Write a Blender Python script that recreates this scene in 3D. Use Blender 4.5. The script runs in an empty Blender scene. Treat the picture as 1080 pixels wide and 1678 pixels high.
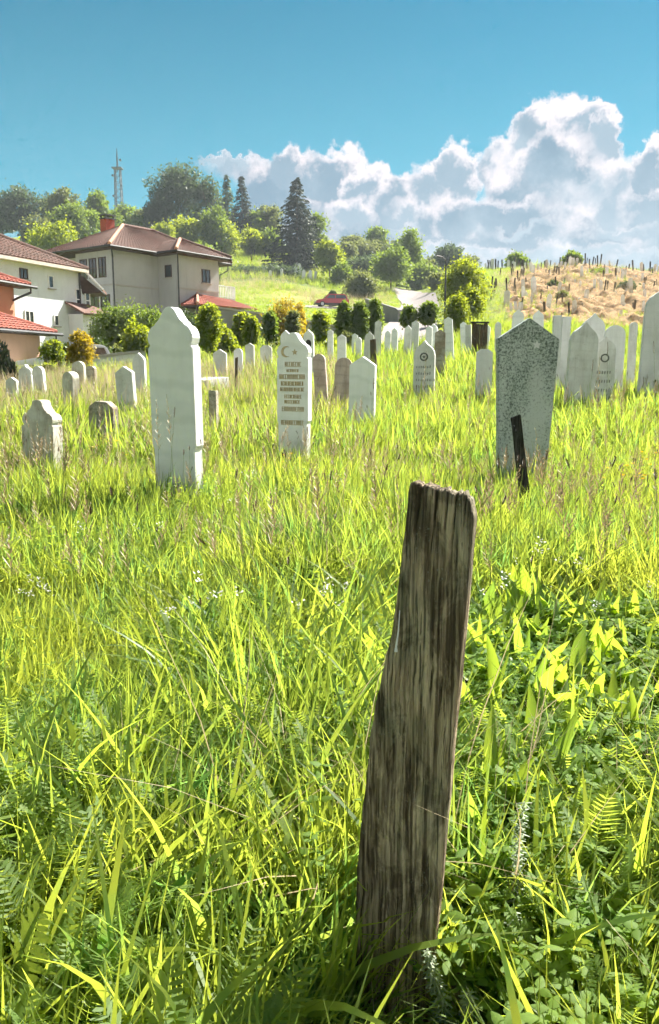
import bpy, bmesh, math, random
import numpy as np
from mathutils import Vector, Matrix, noise as mnoise

rnd = random.Random(7)
rng = np.random.default_rng(7)
S = bpy.context.scene
COL = S.collection

# ------------------------------------------------------------------ camera
H = 1.25                       # eye height of the photographer
PITCH = math.radians(9.86)
F = 1317.0                     # focal length in pixels of the 1080 x 1678 photograph
cam_data = bpy.data.cameras.new('camera')
cam = bpy.data.objects.new('camera', cam_data)
COL.objects.link(cam)
cam.location = (0, 0, H)
cam.rotation_euler = (math.pi / 2 - PITCH, 0, 0)
cam_data.sensor_fit = 'VERTICAL'
cam_data.sensor_height = 24.0
cam_data.lens = 12.0 * F / 839.0
cam_data.clip_start = 0.05
cam_data.clip_end = 6000
S.camera = cam

# ------------------------------------------------------------------ light
SUN_AZ = math.radians(42)      # clockwise from the view direction (+Y)
SUN_EL = math.radians(44)
sun_data = bpy.data.lights.new('sun', 'SUN')
sun_data.energy = 4.6
sun_data.angle = math.radians(0.5)
sun_data.color = (1.0, 0.94, 0.84)
sun = bpy.data.objects.new('sun', sun_data)
COL.objects.link(sun)
sun_dir = Vector((math.sin(SUN_AZ) * math.cos(SUN_EL), math.cos(SUN_AZ) * math.cos(SUN_EL), math.sin(SUN_EL)))
sun.rotation_euler = sun_dir.to_track_quat('Z', 'Y').to_euler()

S.view_settings.view_transform = 'Standard'
S.view_settings.look = 'None'
S.view_settings.gamma = 1.0
S.view_settings.use_curve_mapping = False
EXPO = 2.0
S.view_settings.exposure = EXPO
S.cycles.use_denoising = True
S.cycles.max_bounces = 5
S.cycles.diffuse_bounces = 3
S.cycles.transmission_bounces = 3
S.cycles.transparent_max_bounces = 4
S.cycles.use_adaptive_sampling = True
S.cycles.adaptive_threshold = 0.035
S.cycles.adaptive_min_samples = 12
S.cycles.caustics_reflective = False
S.cycles.caustics_refractive = False


def pix_z(Y, py):
    """height of a point at forward distance Y that is seen on picture row py"""
    t = (839.0 - py) / F
    return H + Y * (t * math.cos(PITCH) - math.sin(PITCH)) / (math.cos(PITCH) + t * math.sin(PITCH))


def zc_of(Y, z):
    return Y * math.cos(PITCH) - (z - H) * math.sin(PITCH)


def pix_x(px, Y, z=None):
    if z is None:
        z = H
    return (px - 540.0) * zc_of(Y, z) / F


def pix(px, py, Y):
    z = pix_z(Y, py)
    return (pix_x(px, Y, z), Y, z)


# ------------------------------------------------------------------ world: sky and clouds
world = bpy.data.worlds.new('World')
S.world = world
world.use_nodes = True
world.cycles.sampling_method = 'MANUAL'
world.cycles.sample_map_resolution = 256
WT = world.node_tree
WT.nodes.clear()


class G:
    """tiny helper to wire node graphs"""
    def __init__(s, nt):
        s.nt = nt

    def n(s, typ, **kw):
        nd = s.nt.nodes.new(typ)
        for k, v in kw.items():
            setattr(nd, k, v)
        return nd

    def put(s, sock, v):
        if isinstance(v, bpy.types.NodeSocket):
            s.nt.links.new(v, sock)
        else:
            sock.default_value = v

    def m(s, op, a, b=None, c=None, clamp=False):
        nd = s.n('ShaderNodeMath', operation=op, use_clamp=clamp)
        s.put(nd.inputs[0], a)
        if b is not None:
            s.put(nd.inputs[1], b)
        if c is not None:
            s.put(nd.inputs[2], c)
        return nd.outputs[0]

    def v(s, op, a, b=None, scale=None):
        nd = s.n('ShaderNodeVectorMath', operation=op)
        s.put(nd.inputs[0], a)
        if b is not None:
            s.put(nd.inputs[1], b)
        if scale is not None:
            s.put(nd.inputs['Scale'], scale)
        return nd.outputs['Value'] if op in ('LENGTH', 'DOT_PRODUCT', 'DISTANCE') else nd.outputs[0]

    def mix(s, f, a, b, blend='MIX'):
        nd = s.n('ShaderNodeMix', data_type='RGBA', blend_type=blend)
        s.put(nd.inputs[0], f)
        for sock, val in ((nd.inputs[6], a), (nd.inputs[7], b)):
            if isinstance(val, (tuple, list)) and len(val) == 3:
                val = (*val, 1)
            s.put(sock, val)
        return nd.outputs[2]

    def rng(s, x, a, b, c=0.0, d=1.0, smooth=False):
        nd = s.n('ShaderNodeMapRange')
        if smooth:
            nd.interpolation_type = 'SMOOTHSTEP'
        s.put(nd.inputs[0], x)
        for i, q in enumerate((a, b, c, d)):
            s.put(nd.inputs[i + 1], q)
        return nd.outputs[0]

    def noise(s, vec, scale, detail=4, rough=0.55, dist=0.0, color=False):
        nd = s.n('ShaderNodeTexNoise')
        s.put(nd.inputs['Vector'], vec)
        nd.inputs['Scale'].default_value = scale
        nd.inputs['Detail'].default_value = detail
        nd.inputs['Roughness'].default_value = rough
        nd.inputs['Distortion'].default_value = dist
        return nd.outputs['Color' if color else 'Fac']

    def ramp(s, x, stops):
        nd = s.n('ShaderNodeValToRGB')
        el = nd.color_ramp.elements
        while len(el) < len(stops):
            el.new(0.5)
        for e, (p, c) in zip(el, stops):
            e.position = p
            e.color = (*c, 1)
        s.put(nd.inputs[0], x)
        return nd.outputs[0]


g = G(WT)
sky = g.n('ShaderNodeTexSky', sky_type='NISHITA')
sky.sun_disc = False
sky.sun_elevation = SUN_EL
sky.sun_rotation = SUN_AZ
sky.air_density = 1.0
sky.dust_density = 0.35
sky.ozone_density = 2.2
SKY_STRENGTH = 0.11
hs = g.n('ShaderNodeHueSaturation')
hs.inputs['Hue'].default_value = 0.463
hs.inputs['Saturation'].default_value = 1.95
hs.inputs['Value'].default_value = 0.182
WT.links.new(sky.outputs[0], hs.inputs['Color'])
skycol = hs.outputs[0]

tc = g.n('ShaderNodeTexCoord')
dirn = g.v('NORMALIZE', tc.outputs['Generated'])
sep = g.n('ShaderNodeSeparateXYZ')
WT.links.new(dirn, sep.inputs[0])
az = g.m('ARCTAN2', sep.outputs[0], sep.outputs[1])
el = g.m('ARCSINE', sep.outputs[2])
cmb = g.n('ShaderNodeCombineXYZ')
WT.links.new(az, cmb.inputs[0])
WT.links.new(el, cmb.inputs[1])
uv = cmb.outputs[0]
n1 = g.noise(dirn, 16.0, 5, 0.62, color=True)
n2 = g.noise(dirn, 70.0, 4, 0.65, color=True)
off = g.v('ADD', g.v('SCALE', g.v('SUBTRACT', n1, (0.5, 0.5, 0.5)), scale=0.070),
          g.v('SCALE', g.v('SUBTRACT', n2, (0.5, 0.5, 0.5)), scale=0.026))
uvd = g.v('ADD', uv, off)
nf = g.noise(dirn, 26.0, 6, 0.62)


def sky_dir(px, py):
    y = (839.0 - py) / F
    x = (px - 540.0) / F
    d = Vector((x, math.cos(PITCH) + y * math.sin(PITCH), y * math.cos(PITCH) - math.sin(PITCH))).normalized()
    return math.atan2(d.x, d.y), math.asin(d.z)


SKW = 1.0 / SKY_STRENGTH / 2 ** EXPO
WHITE = (1.06 * SKW, 0.97 * SKW, 1.0 * SKW)
GREY = (0.20 * SKW, 0.345 * SKW, 0.47 * SKW)
MIDC = (0.43 * SKW, 0.57 * SKW, 0.68 * SKW)
col = skycol
# a thin haze of white low over the horizon
low = g.rng(el, 0.0, 0.48, 1.0, 0.0, smooth=True)
col = g.mix(g.m('MULTIPLY', low, 0.66), col, (0.22 * SKW, 0.68 * SKW, 0.84 * SKW))
# unseen cumulus, added outside the view only to brighten the shaded stone fronts
fill_cloud_n = g.noise(g.v('MULTIPLY', dirn, (1.0, 1.0, 0.35)), 3.1, 5, 0.6)
off_view = g.rng(g.m('ABSOLUTE', az), 0.42, 0.55, 0.0, 1.0, smooth=True)
cover = g.m('SUBTRACT', fill_cloud_n, g.rng(el, 0.0, 1.3, 0.44, 0.56))      # scattered cumulus, thinner towards the zenith
bank = g.m('MULTIPLY', g.rng(cover, 0.0, 0.05, smooth=True), off_view)
fill_cloud_c = g.mix(g.rng(g.noise(dirn, 9.0, 5, 0.6), 0.50, 0.75), WHITE, MIDC)
col = g.mix(bank, col, fill_cloud_c)

LOBES = [  # px, py, rx, ry, softness, greyness
    (1020, 452, 330, 40, .6, .45), (700, 440, 240, 40, .6, .35), (1250, 400, 200, 120, .5, .7), (500, 400, 150, 46, .6, .6),
    (395, 285, 62, 22, .5, .3), (430, 310, 60, 44, .5, .7), (380, 272, 45, 9, .6, .0), (352, 270, 26, 6, .7, .0),
    (520, 340, 100, 66, .4, 1.), (455, 325, 76, 56, .4, .9), (640, 380, 130, 66, .4, 1.), (770, 385, 140, 66, .4, .9),
    (900, 380, 160, 80, .3, 1.), (1040, 385, 130, 84, .3, 1.), (1150, 360, 120, 100, .3, .9),
    (478, 278, 46, 40, .25, .6), (545, 278, 62, 50, .2, .8), (602, 308, 50, 44, .25, .6), (575, 350, 62, 36, .5, .35),
    (652, 330, 46, 46, .3, .7), (712, 322, 54, 52, .25, .5), (752, 284, 38, 42, .25, .5), (685, 355, 62, 34, .5, .3),
    (745, 355, 64, 46, .4, .9), (1010, 320, 66, 66, .4, .35), (1085, 350, 70, 60, .4, .6),
    (825, 270, 44, 46, .25, .7), (912, 250, 100, 84, .14, 1.), (875, 218, 48, 40, .2, .6), (955, 214, 58, 42, .16, .5),
    (996, 232, 30, 34, .25, .3), (880, 305, 96, 66, .25, 1.3), (955, 300, 56, 50, .5, .2), (915, 262, 66, 50, .5, 1.2),
    (830, 345, 90, 36, .5, .9), (1080, 270, 46, 42, .16, .7), (1130, 250, 40, 40, .25, .6),
    (760, 412, 150, 16, .7, .1), (950, 412, 130, 18, .7, .1), (620, 405, 90, 14, .8, .1), (1060, 425, 90, 12, .7, .1),
    (860, 372, 60, 12, .9, .0), (1030, 376, 70, 12, .9, .2), (660, 372, 50, 12, .9, .1),
]
nlow = g.rng(g.noise(dirn, 11.0, 5, 0.6), .48, .76, smooth=True)
for (px, py, rx, ry, soft, gr) in LOBES:
    a0, e0 = sky_dir(px, py)
    sx, sy = rx / F * 0.93, ry / F * 0.93
    d = g.v('LENGTH', g.v('DIVIDE', g.v('SUBTRACT', uvd, (a0, e0, 0)), (sx, sy, 1)))
    d2 = g.v('LENGTH', g.v('DIVIDE', g.v('SUBTRACT', uvd, (a0 - sx * .12, e0 - sy * .22, 0)), (sx, sy, 1)))
    alpha = g.rng(d, 1.0 - soft * 1.0, 1.03, 1.0, 0.0, smooth=True)
    sh = g.rng(g.m('ADD', d2, g.m('MULTIPLY', g.m('SUBTRACT', nf, 0.5), 1.5)), 0.52, 1.08, 0.0, 1.0, smooth=True)
    lite = tuple(w_ + (m_ - w_) * min(1, gr * 1.6 + .15) for m_, w_ in zip(MIDC, WHITE))
    deep = tuple(m_ + (g_ - m_) * min(1, gr * 1.1) for m_, g_ in zip(MIDC, GREY))
    base = g.mix(nlow, deep, lite)
    col = g.mix(alpha, col, g.mix(sh, base, WHITE))
col = g.mix(g.m('MULTIPLY', g.rng(el, 0.06, 0.20, 1.0, 0.0, smooth=True), 0.42), col, (0.66 * SKW, 0.80 * SKW, 0.88 * SKW))      # pale air over the horizon
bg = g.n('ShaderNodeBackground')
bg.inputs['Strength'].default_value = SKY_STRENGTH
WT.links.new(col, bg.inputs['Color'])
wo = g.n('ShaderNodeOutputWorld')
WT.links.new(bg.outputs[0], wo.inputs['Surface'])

# ------------------------------------------------------------------ materials
def new_mat(name):
    m = bpy.data.materials.new(name)
    m.use_nodes = True
    nt = m.node_tree
    nt.nodes.clear()
    gg = G(nt)
    out = gg.n('ShaderNodeOutputMaterial')
    return m, gg, out


def principled(gg, out, color, rough=0.8, bump=None, bstr=0.3, bdist=0.01, spec=0.3, metal=0.0):
    p = gg.n('ShaderNodeBsdfPrincipled')
    if isinstance(color, (tuple, list)):
        color = (*color[:3], 1)
    gg.put(p.inputs['Base Color'], color)
    gg.put(p.inputs['Roughness'], rough)
    p.inputs['Specular IOR Level'].default_value = spec
    p.inputs['Metallic'].default_value = metal
    if bump is not None:
        b = gg.n('ShaderNodeBump')
        b.inputs['Strength'].default_value = bstr
        b.inputs['Distance'].default_value = bdist
        gg.put(b.inputs['Height'], bump)
        gg.nt.links.new(b.outputs[0], p.inputs['Normal'])
    gg.nt.links.new(p.outputs[0], out.inputs['Surface'])
    return p


def obj_coord(gg):
    return gg.n('ShaderNodeTexCoord').outputs['Object']


def plain(name, color, rough=0.7, var=0.25, scale=6.0, bump=0.2, bdist=0.01, spec=0.3, metal=0.0):
    m, gg, out = new_mat(name)
    co = obj_coord(gg)
    n = gg.noise(co, scale, 6, 0.6)
    n2 = gg.noise(co, scale * 9, 3, 0.6)
    dark = tuple(c * (1 - var) for c in color)
    lite = tuple(min(1, c * (1 + var * .7)) for c in color)
    c = gg.mix(gg.rng(n, .3, .7), dark, lite)
    principled(gg, out, c, rough, n2, bump, bdist, spec, metal)
    return m


def leaf_mat(name, dark, lite, trans, tf=0.45, rough=0.5, gloss=0.04, dry=None, patchy=0.0):
    """thin leaf: reflects, lets light through; attribute 'v' (per leaf) picks its own tone"""
    m, gg, out = new_mat(name)
    at = gg.n('ShaderNodeAttribute', attribute_name='v').outputs['Fac']
    oi = gg.n('ShaderNodeObjectInfo').outputs['Random']
    f = gg.m('ADD', gg.m('MULTIPLY', at, 0.7), gg.m('MULTIPLY', oi, 0.3), clamp=True)
    c = gg.mix(f, dark, lite)
    tcx = gg.mix(f, tuple(x * .75 for x in trans), trans)
    if dry is not None:
        k = gg.rng(at, dry[1], dry[1] + .03)
        c = gg.mix(k, c, dry[0])
        tcx = gg.mix(k, tcx, tuple(x * .8 for x in dry[0]))
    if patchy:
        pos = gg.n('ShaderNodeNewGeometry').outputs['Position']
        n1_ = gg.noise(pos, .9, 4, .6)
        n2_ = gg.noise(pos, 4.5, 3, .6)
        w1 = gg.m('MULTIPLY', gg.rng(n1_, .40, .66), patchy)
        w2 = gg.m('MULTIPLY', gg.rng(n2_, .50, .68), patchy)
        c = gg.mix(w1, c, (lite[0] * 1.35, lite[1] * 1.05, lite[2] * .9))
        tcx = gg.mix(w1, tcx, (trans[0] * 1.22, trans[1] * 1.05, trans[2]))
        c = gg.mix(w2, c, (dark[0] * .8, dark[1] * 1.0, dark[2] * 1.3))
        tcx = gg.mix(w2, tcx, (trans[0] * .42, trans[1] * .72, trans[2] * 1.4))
    d = gg.n('ShaderNodeBsdfDiffuse')
    gg.put(d.inputs['Color'], c)
    t = gg.n('ShaderNodeBsdfTranslucent')
    gg.put(t.inputs['Color'], tcx)
    mx = gg.n('ShaderNodeMixShader')
    mx.inputs[0].default_value = tf
    gg.nt.links.new(d.outputs[0], mx.inputs[1])
    gg.nt.links.new(t.outputs[0], mx.inputs[2])
    gl = gg.n('ShaderNodeBsdfGlossy')
    gl.inputs['Roughness'].default_value = rough
    gl.inputs['Color'].default_value = (.9, .95, .9, 1)
    mx2 = gg.n('ShaderNodeMixShader')
    mx2.inputs[0].default_value = gloss
    gg.nt.links.new(mx.outputs[0], mx2.inputs[1])
    gg.nt.links.new(gl.outputs[0], mx2.inputs[2])
    gg.nt.links.new(mx2.outputs[0], out.inputs['Surface'])
    return m


M = {}
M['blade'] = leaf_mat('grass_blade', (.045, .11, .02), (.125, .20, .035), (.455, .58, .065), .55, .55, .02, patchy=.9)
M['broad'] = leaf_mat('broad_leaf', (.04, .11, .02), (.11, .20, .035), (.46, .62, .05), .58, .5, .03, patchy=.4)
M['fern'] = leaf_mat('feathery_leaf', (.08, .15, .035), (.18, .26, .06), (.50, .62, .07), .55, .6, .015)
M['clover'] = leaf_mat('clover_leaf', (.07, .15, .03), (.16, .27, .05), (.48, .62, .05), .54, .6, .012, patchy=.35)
M['stem'] = leaf_mat('green_stem', (.06, .10, .03), (.12, .17, .05), (.22, .28, .06), .25)
M['straw'] = leaf_mat('dry_straw', (.32, .25, .14), (.55, .46, .30), (.55, .44, .26), .40)
M['seed'] = leaf_mat('seed_head', (.22, .15, .08), (.42, .32, .19), (.40, .28, .15), .35)
M['darkseed'] = leaf_mat('plantain_head', (.05, .03, .02), (.12, .07, .04), (.10, .05, .03), .15)
M['yellow'] = leaf_mat('yellow_petal', (.65, .42, .01), (.80, .58, .03), (.80, .55, .02), .4)
M['petal'] = leaf_mat('white_petal', (.62, .62, .58), (.80, .80, .76), (.70, .70, .62), .4)
M['silver'] = leaf_mat('silvery_leaflet', (.20, .26, .16), (.36, .42, .30), (.36, .44, .22), .4, .5, .03)
# tree foliage
M['fol_mid'] = leaf_mat('foliage_mid_green', (.05, .10, .022), (.14, .20, .045), (.32, .44, .05), .45, .5, .03)
M['fol_bright'] = leaf_mat('foliage_bright_green', (.05, .10, .015), (.15, .21, .03), (.50, .58, .03), .52, .5, .03)
M['fol_dark'] = leaf_mat('foliage_dark_green', (.025, .05, .018), (.07, .11, .035), (.12, .18, .04), .38, .5, .03)
M['fol_blue'] = leaf_mat('foliage_blue_green', (.04, .07, .045), (.10, .14, .08), (.14, .20, .08), .42, .5, .03)
M['fol_olive'] = leaf_mat('foliage_olive', (.07, .10, .035), (.15, .18, .07), (.30, .34, .09), .45, .5, .03)
M['fol_gold'] = leaf_mat('foliage_golden', (.16, .13, .012), (.42, .32, .02), (.70, .52, .03), .45, .5, .03)
M['fol_spruce'] = leaf_mat('foliage_spruce', (.018, .03, .024), (.05, .065, .045), (.05, .07, .03), .25, .5, .03)
M['bark'] = plain('bark', (.13, .10, .075), .9, .5, 8, .8, .03)
M['bark_grey'] = plain('bark_grey', (.20, .18, .15), .9, .4, 8, .8, .03)


def stone_mat(name, base, dark, spot=.5, vein=.3, green=.0, scale=1.0, rough=.55, brown=0.0, speck=0.0):
    m, gg, out = new_mat(name)
    co = obj_coord(gg)
    oi = gg.n('ShaderNodeObjectInfo').outputs['Random']
    co = gg.v('ADD', co, gg.v('SCALE', (13.0, 7.0, 5.0), scale=oi))
    n = gg.noise(co, 2.6 * scale, 6, .62, .6)
    wv = gg.n('ShaderNodeTexWave', wave_type='BANDS', bands_direction='Z')
    gg.put(wv.inputs['Vector'], co)
    wv.inputs['Scale'].default_value = 2.2 * scale
    wv.inputs['Distortion'].default_value = 3.5
    wv.inputs['Detail'].default_value = 4
    wv.inputs['Detail Scale'].default_value = 1.3
    v = gg.rng(wv.outputs['Fac'], .78, 1.0)
    c = gg.mix(gg.rng(n, .42, .75), base, tuple(b * .82 for b in base))
    c = gg.mix(gg.m('MULTIPLY', v, vein), c, dark)
    fine = gg.noise(co, 42 * scale, 4, .7)
    patch = gg.noise(co, 5 * scale, 5, .65)
    sp = gg.m('MULTIPLY', gg.rng(fine, .56 - spot * .12, .62), gg.rng(patch, .62 - spot * .35, .74 - spot * .2))
    c = gg.mix(gg.m('MULTIPLY', sp, .85), c, dark)
    st_ = gg.noise(gg.v('MULTIPLY', co, (9, 9, .7)), 1.6, 5, .65)      # rain streaks
    c = gg.mix(gg.m('MULTIPLY', gg.rng(st_, .50, .70), .34 if vein < .2 or spot > .1 else .12), c, tuple(d_ * .9 for d_ in dark))
    if speck:
        s2 = gg.noise(co, 95 * scale, 2, .6)
        c = gg.mix(gg.m('MULTIPLY', gg.rng(s2, .5, .62), speck), c, dark)
    if green:
        gn = gg.noise(gg.v('MULTIPLY', co, (1, 1, .35)), 4.5, 5, .6)
        c = gg.mix(gg.m('MULTIPLY', gg.rng(gn, .45, .65), green), c, (.16, .22, .13))
    if brown:
        bn = gg.noise(gg.v('MULTIPLY', co, (1, 1, .5)), 6.0, 5, .65)
        c = gg.mix(gg.m('MULTIPLY', gg.rng(bn, .44, .6), brown), c, (.20, .13, .07))
    # dirt splashed up from the soil on the foot
    sx = gg.n('ShaderNodeSeparateXYZ')
    gg.put(sx.inputs[0], obj_coord(gg))
    foot = gg.m('MULTIPLY', gg.rng(sx.outputs[2], .15, .65, 1, 0), gg.rng(patch, .3, .6))
    c = gg.mix(gg.m('MULTIPLY', foot, .7), c, (.22, .20, .13))
    principled(gg, out, c, rough, gg.m('ADD', fine, gg.m('MULTIPLY', n, 2)), .35, .004, .35)
    return m


M['marble'] = stone_mat('white_marble', (.87, .885, .875), (.50, .53, .51), 0.0, .22, .0, .55, .38)
M['marble_old'] = stone_mat('old_marble', (.74, .75, .73), (.36, .37, .33), .35, .12, .18, 1, .6, .15)
M['stone_pale'] = stone_mat('pale_stone', (.70, .71, .71), (.45, .45, .44), .15, .10, .06, 1, .6)
M['stone_brown'] = stone_mat('weathered_brown_stone', (.46, .42, .35), (.10, .085, .06), .8, .3, .3, 1, .85, .55)
M['stone_cream'] = stone_mat('lichened_cream_stone', (.66, .66, .58), (.22, .19, .14), .40, .08, .25, 1, .8, .5)
M['stone_pink'] = stone_mat('pinkish_stone', (.56, .46, .42), (.25, .20, .18), .5, .3, .1, 1, .8, .3)
M['gold'] = plain('faded_gold_paint', (.50, .40, .24), .6, .3, 30, .1)
M['blackpaint'] = plain('black_paint', (.03, .03, .03), .5, .2, 30, .1)
M['letter'] = plain('dark_lettering', (.10, .11, .10), .6, .3, 30, .1)

# grey lichened headstone: dense dark specks, a paler washed streak on one side
m, gg, out = new_mat('speckled_grey_stone')
co = obj_coord(gg)
sx = gg.n('ShaderNodeSeparateXYZ')
gg.put(sx.inputs[0], co)
fine = gg.noise(co, 46, 5, .75)
fine2 = gg.noise(co, 110, 3, .7)
big = gg.noise(gg.v('MULTIPLY', co, (1.6, 1, .55)), 3.4, 5, .6)
streak = gg.m('MULTIPLY', gg.rng(gg.m('ABSOLUTE', gg.m('SUBTRACT', gg.m('ADD', sx.outputs[0], gg.m('MULTIPLY', big, .12)), .17)), .02, .11, 1, 0), gg.rng(sx.outputs[2], 1.55, 1.2))
dk = gg.m('SUBTRACT', gg.m('ADD', gg.rng(sx.outputs[2], .3, 1.7, -.02, .13), gg.m('MULTIPLY', big, .42)), gg.m('MULTIPLY', streak, .14))
spk = gg.rng(gg.m('ADD', fine, gg.m('MULTIPLY', dk, .55)), .62, .76)
c = gg.mix(gg.rng(big, .35, .65), (.56, .61, .58), (.42, .48, .44))
c = gg.mix(gg.m('MULTIPLY', streak, .5), c, (.56, .60, .57))
c = gg.mix(gg.m('MULTIPLY', spk, .85), c, (.055, .075, .06))
c = gg.mix(gg.rng(fine2, .64, .72), c, (.62, .66, .62))
c = gg.mix(gg.m('MULTIPLY', gg.rng(sx.outputs[2], .15, .6, 1, 0), .5), c, (.17, .22, .14))
principled(gg, out, c, .85, fine, .6, .006, .2)
M['lichen'] = m


def old_wood(name, base, lite, dark, zs=1.0, green=(.055, .085, .06)):
    m, gg, out = new_mat(name)
    co = obj_coord(gg)
    wob = gg.noise(gg.v('MULTIPLY', co, (1, 1, 1)), 5, 4, .5, color=True)
    cw = gg.v('ADD', co, gg.v('SCALE', gg.v('SUBTRACT', wob, (.5, .5, .5)), scale=.02))
    gr = gg.noise(gg.v('MULTIPLY', cw, (95, 60, 4.5)), 1.0, 5, .6)       # long fibres
    gr2 = gg.noise(gg.v('MULTIPLY', cw, (320, 200, 16)), 1.0, 3, .6)
    pore = gg.noise(gg.v('MULTIPLY', cw, (230, 160, 6)), 1.0, 3, .6)
    blot = gg.noise(gg.v('MULTIPLY', co, (1, 1, .55)), 13, 7, .68, .5)
    blot2 = gg.noise(gg.v('MULTIPLY', co, (1.3, 1, .6)), 26, 6, .7, .8)
    gn = gg.noise(gg.v('MULTIPLY', co, (1, 1, .8)), 7, 6, .6)
    s0_ = gg.n('ShaderNodeSeparateXYZ')
    gg.put(s0_.inputs[0], co)
    hz = gg.rng(s0_.outputs[2], .35 * zs, .95 * zs, -.06, .07)
    c = gg.mix(gg.rng(gr, .40, .60), tuple(b * .60 for b in base), lite)
    ln_ = gg.noise(gg.v('MULTIPLY', cw, (190, 120, 3.2)), 1.0, 2, .5)
    c = gg.mix(gg.m('MULTIPLY', gg.rng(ln_, .54, .60), .8), c, dark)
    c = gg.mix(gg.m('MULTIPLY', gg.rng(gr2, .35, .7), .35), c, base)
    c = gg.mix(gg.m('MULTIPLY', gg.rng(pore, .60, .66), .8), c, dark)
    c = gg.mix(gg.m('MULTIPLY', gg.rng(gg.m('ADD', gn, hz), .48, .62), .42), c, green)
    sxx = gg.n('ShaderNodeSeparateXYZ')
    gg.put(sxx.inputs[0], co)
    edge = gg.rng(gg.m('SUBTRACT', gg.m('MULTIPLY', sxx.outputs[0], -1), -0.0), .0, .085, 0, .26)   # rot creeps in from the left edge
    topz = gg.rng(sxx.outputs[2], .80 * zs, 1.05 * zs, 0, .10)
    k = gg.rng(gg.m('ADD', gg.m('ADD', blot, edge), topz), .485, .545)
    k = gg.m('MULTIPLY', k, gg.rng(gg.m('ADD', gr, gg.m('MULTIPLY', blot2, .5)), .45, .8, 1.0, .45))
    c = gg.mix(gg.m('MULTIPLY', k, .90), c, dark)
    lich = gg.m('MULTIPLY', gg.rng(gg.noise(co, 140, 4, .8), .60, .67), gg.rng(gg.noise(co, 18, 3, .6), .52, .62))
    c = gg.mix(gg.m('MULTIPLY', lich, .7), c, (.34, .38, .33))
    hgt = gg.m('ADD', gg.m('MULTIPLY', gr, 1.5), gg.m('SUBTRACT', gg.m('MULTIPLY', gr2, .5), gg.m('MULTIPLY', gg.rng(pore, .60, .66), .8)))
    principled(gg, out, c, .88, hgt, 1.0, .007, .15)
    return m


M['plank'] = old_wood('old_plank', (.29, .22, .14), (.64, .52, .36), (.032, .022, .014), green=(.15, .175, .125))
M['plank_dark'] = old_wood('dark_plank', (.07, .062, .055), (.15, .135, .12), (.015, .013, .012))
M['plank_brown'] = old_wood('brown_plank', (.14, .10, .065), (.26, .19, .12), (.04, .028, .018))

# walls
def wall_mat(name, color, scale=1.2, stain=.25, line=0.0):
    m, gg, out = new_mat(name)
    co = gg.n('ShaderNodeNewGeometry').outputs['Position']
    n = gg.noise(co, scale, 6, .6)
    st = gg.noise(gg.v('MULTIPLY', co, (2.2, 2.2, .25)), 1.3, 5, .6)
    fn = gg.noise(co, 35, 3, .6)
    c = gg.mix(gg.rng(n, .3, .7), tuple(x * .9 for x in color), color)
    c = gg.mix(gg.m('MULTIPLY', gg.rng(st, .5, .75), stain), c, tuple(x * .55 for x in color))
    principled(gg, out, c, .9, fn, .25, .01, .2)
    return m


M['wall_white'] = wall_mat('white_render', (.72, .745, .80), stain=.2)
M['wall_beige'] = wall_mat('beige_grey_render', (.45, .44, .44), stain=.35)
M['wall_tan'] = wall_mat('terracotta_render', (.50, .27, .17), stain=.2)
M['wall_tan2'] = wall_mat('light_tan_render', (.56, .37, .25), stain=.2)
M['concrete'] = wall_mat('grey_concrete', (.24, .235, .23), 1.5, .5)
M['concrete_pale'] = wall_mat('pale_concrete', (.42, .39, .36), 1.5, .5)
M['white_paint'] = plain('white_paint', (.80, .80, .80), .5, .08, 3, .05)
M['fascia'] = plain('weathered_fascia', (.62, .56, .48), .7, .2, 3, .1)
M['darkmetal'] = plain('dark_metal', (.05, .05, .055), .45, .2, 4, .1, spec=.5)
M['darkwood'] = plain('dark_wood', (.07, .045, .035), .7, .3, 4, .2)
M['interior'] = plain('dark_room', (.02, .02, .022), .9, .2, 2, .0)


def roof_mat(name, color, dark):
    m, gg, out = new_mat(name)
    co = gg.n('ShaderNodeNewGeometry').outputs['Position']
    n = gg.noise(co, 1.1, 6, .65)
    sp = gg.noise(co, 7, 4, .7)
    c = gg.mix(gg.rng(sp, .3, .7), tuple(x * .7 for x in color), tuple(min(1, x * 1.2) for x in color))
    c = gg.mix(gg.m('MULTIPLY', gg.rng(n, .42, .7), .7), c, dark)
    principled(gg, out, c, .75, sp, .4, .02, .3)
    return m


M['roof_red'] = roof_mat('red_clay_tiles', (.36, .10, .065), (.22, .085, .065))
M['roof_brown'] = roof_mat('brown_mossy_tiles', (.17, .09, .07), (.09, .068, .052))
M['cap'] = plain('clay_ridge_cap', (.52, .28, .19), .8, .25, 4, .2)
M['brick'] = plain('red_brick', (.42, .09, .05), .85, .3, 7, .3)

m, gg, out = new_mat('window_glass')
p = principled(gg, out, (.03, .04, .05), .06, spec=.8)
M['glass'] = m
m, gg, out = new_mat('car_paint_red')
p = principled(gg, out, (.42, .012, .025), .3, spec=.5)
p.inputs['Coat Weight'].default_value = .8
M['car_red'] = m
m, gg, out = new_mat('car_paint_white')
p = principled(gg, out, (.72, .74, .77), .3, spec=.5)
p.inputs['Coat Weight'].default_value = .8
M['car_white'] = m
m, gg, out = new_mat('tyre_rubber')
principled(gg, out, (.025, .025, .025), .85)
M['tyre'] = m
m, gg, out = new_mat('wheel_rim')
principled(gg, out, (.5, .5, .52), .35, metal=.8)
M['rim'] = m
m, gg, out = new_mat('red_lamp_lens')
principled(gg, out, (.5, .02, .02), .2, spec=.6)
M['redlens'] = m
m, gg, out = new_mat('clear_lamp_lens')
principled(gg, out, (.7, .7, .7), .15, spec=.8)
M['lens'] = m

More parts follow.
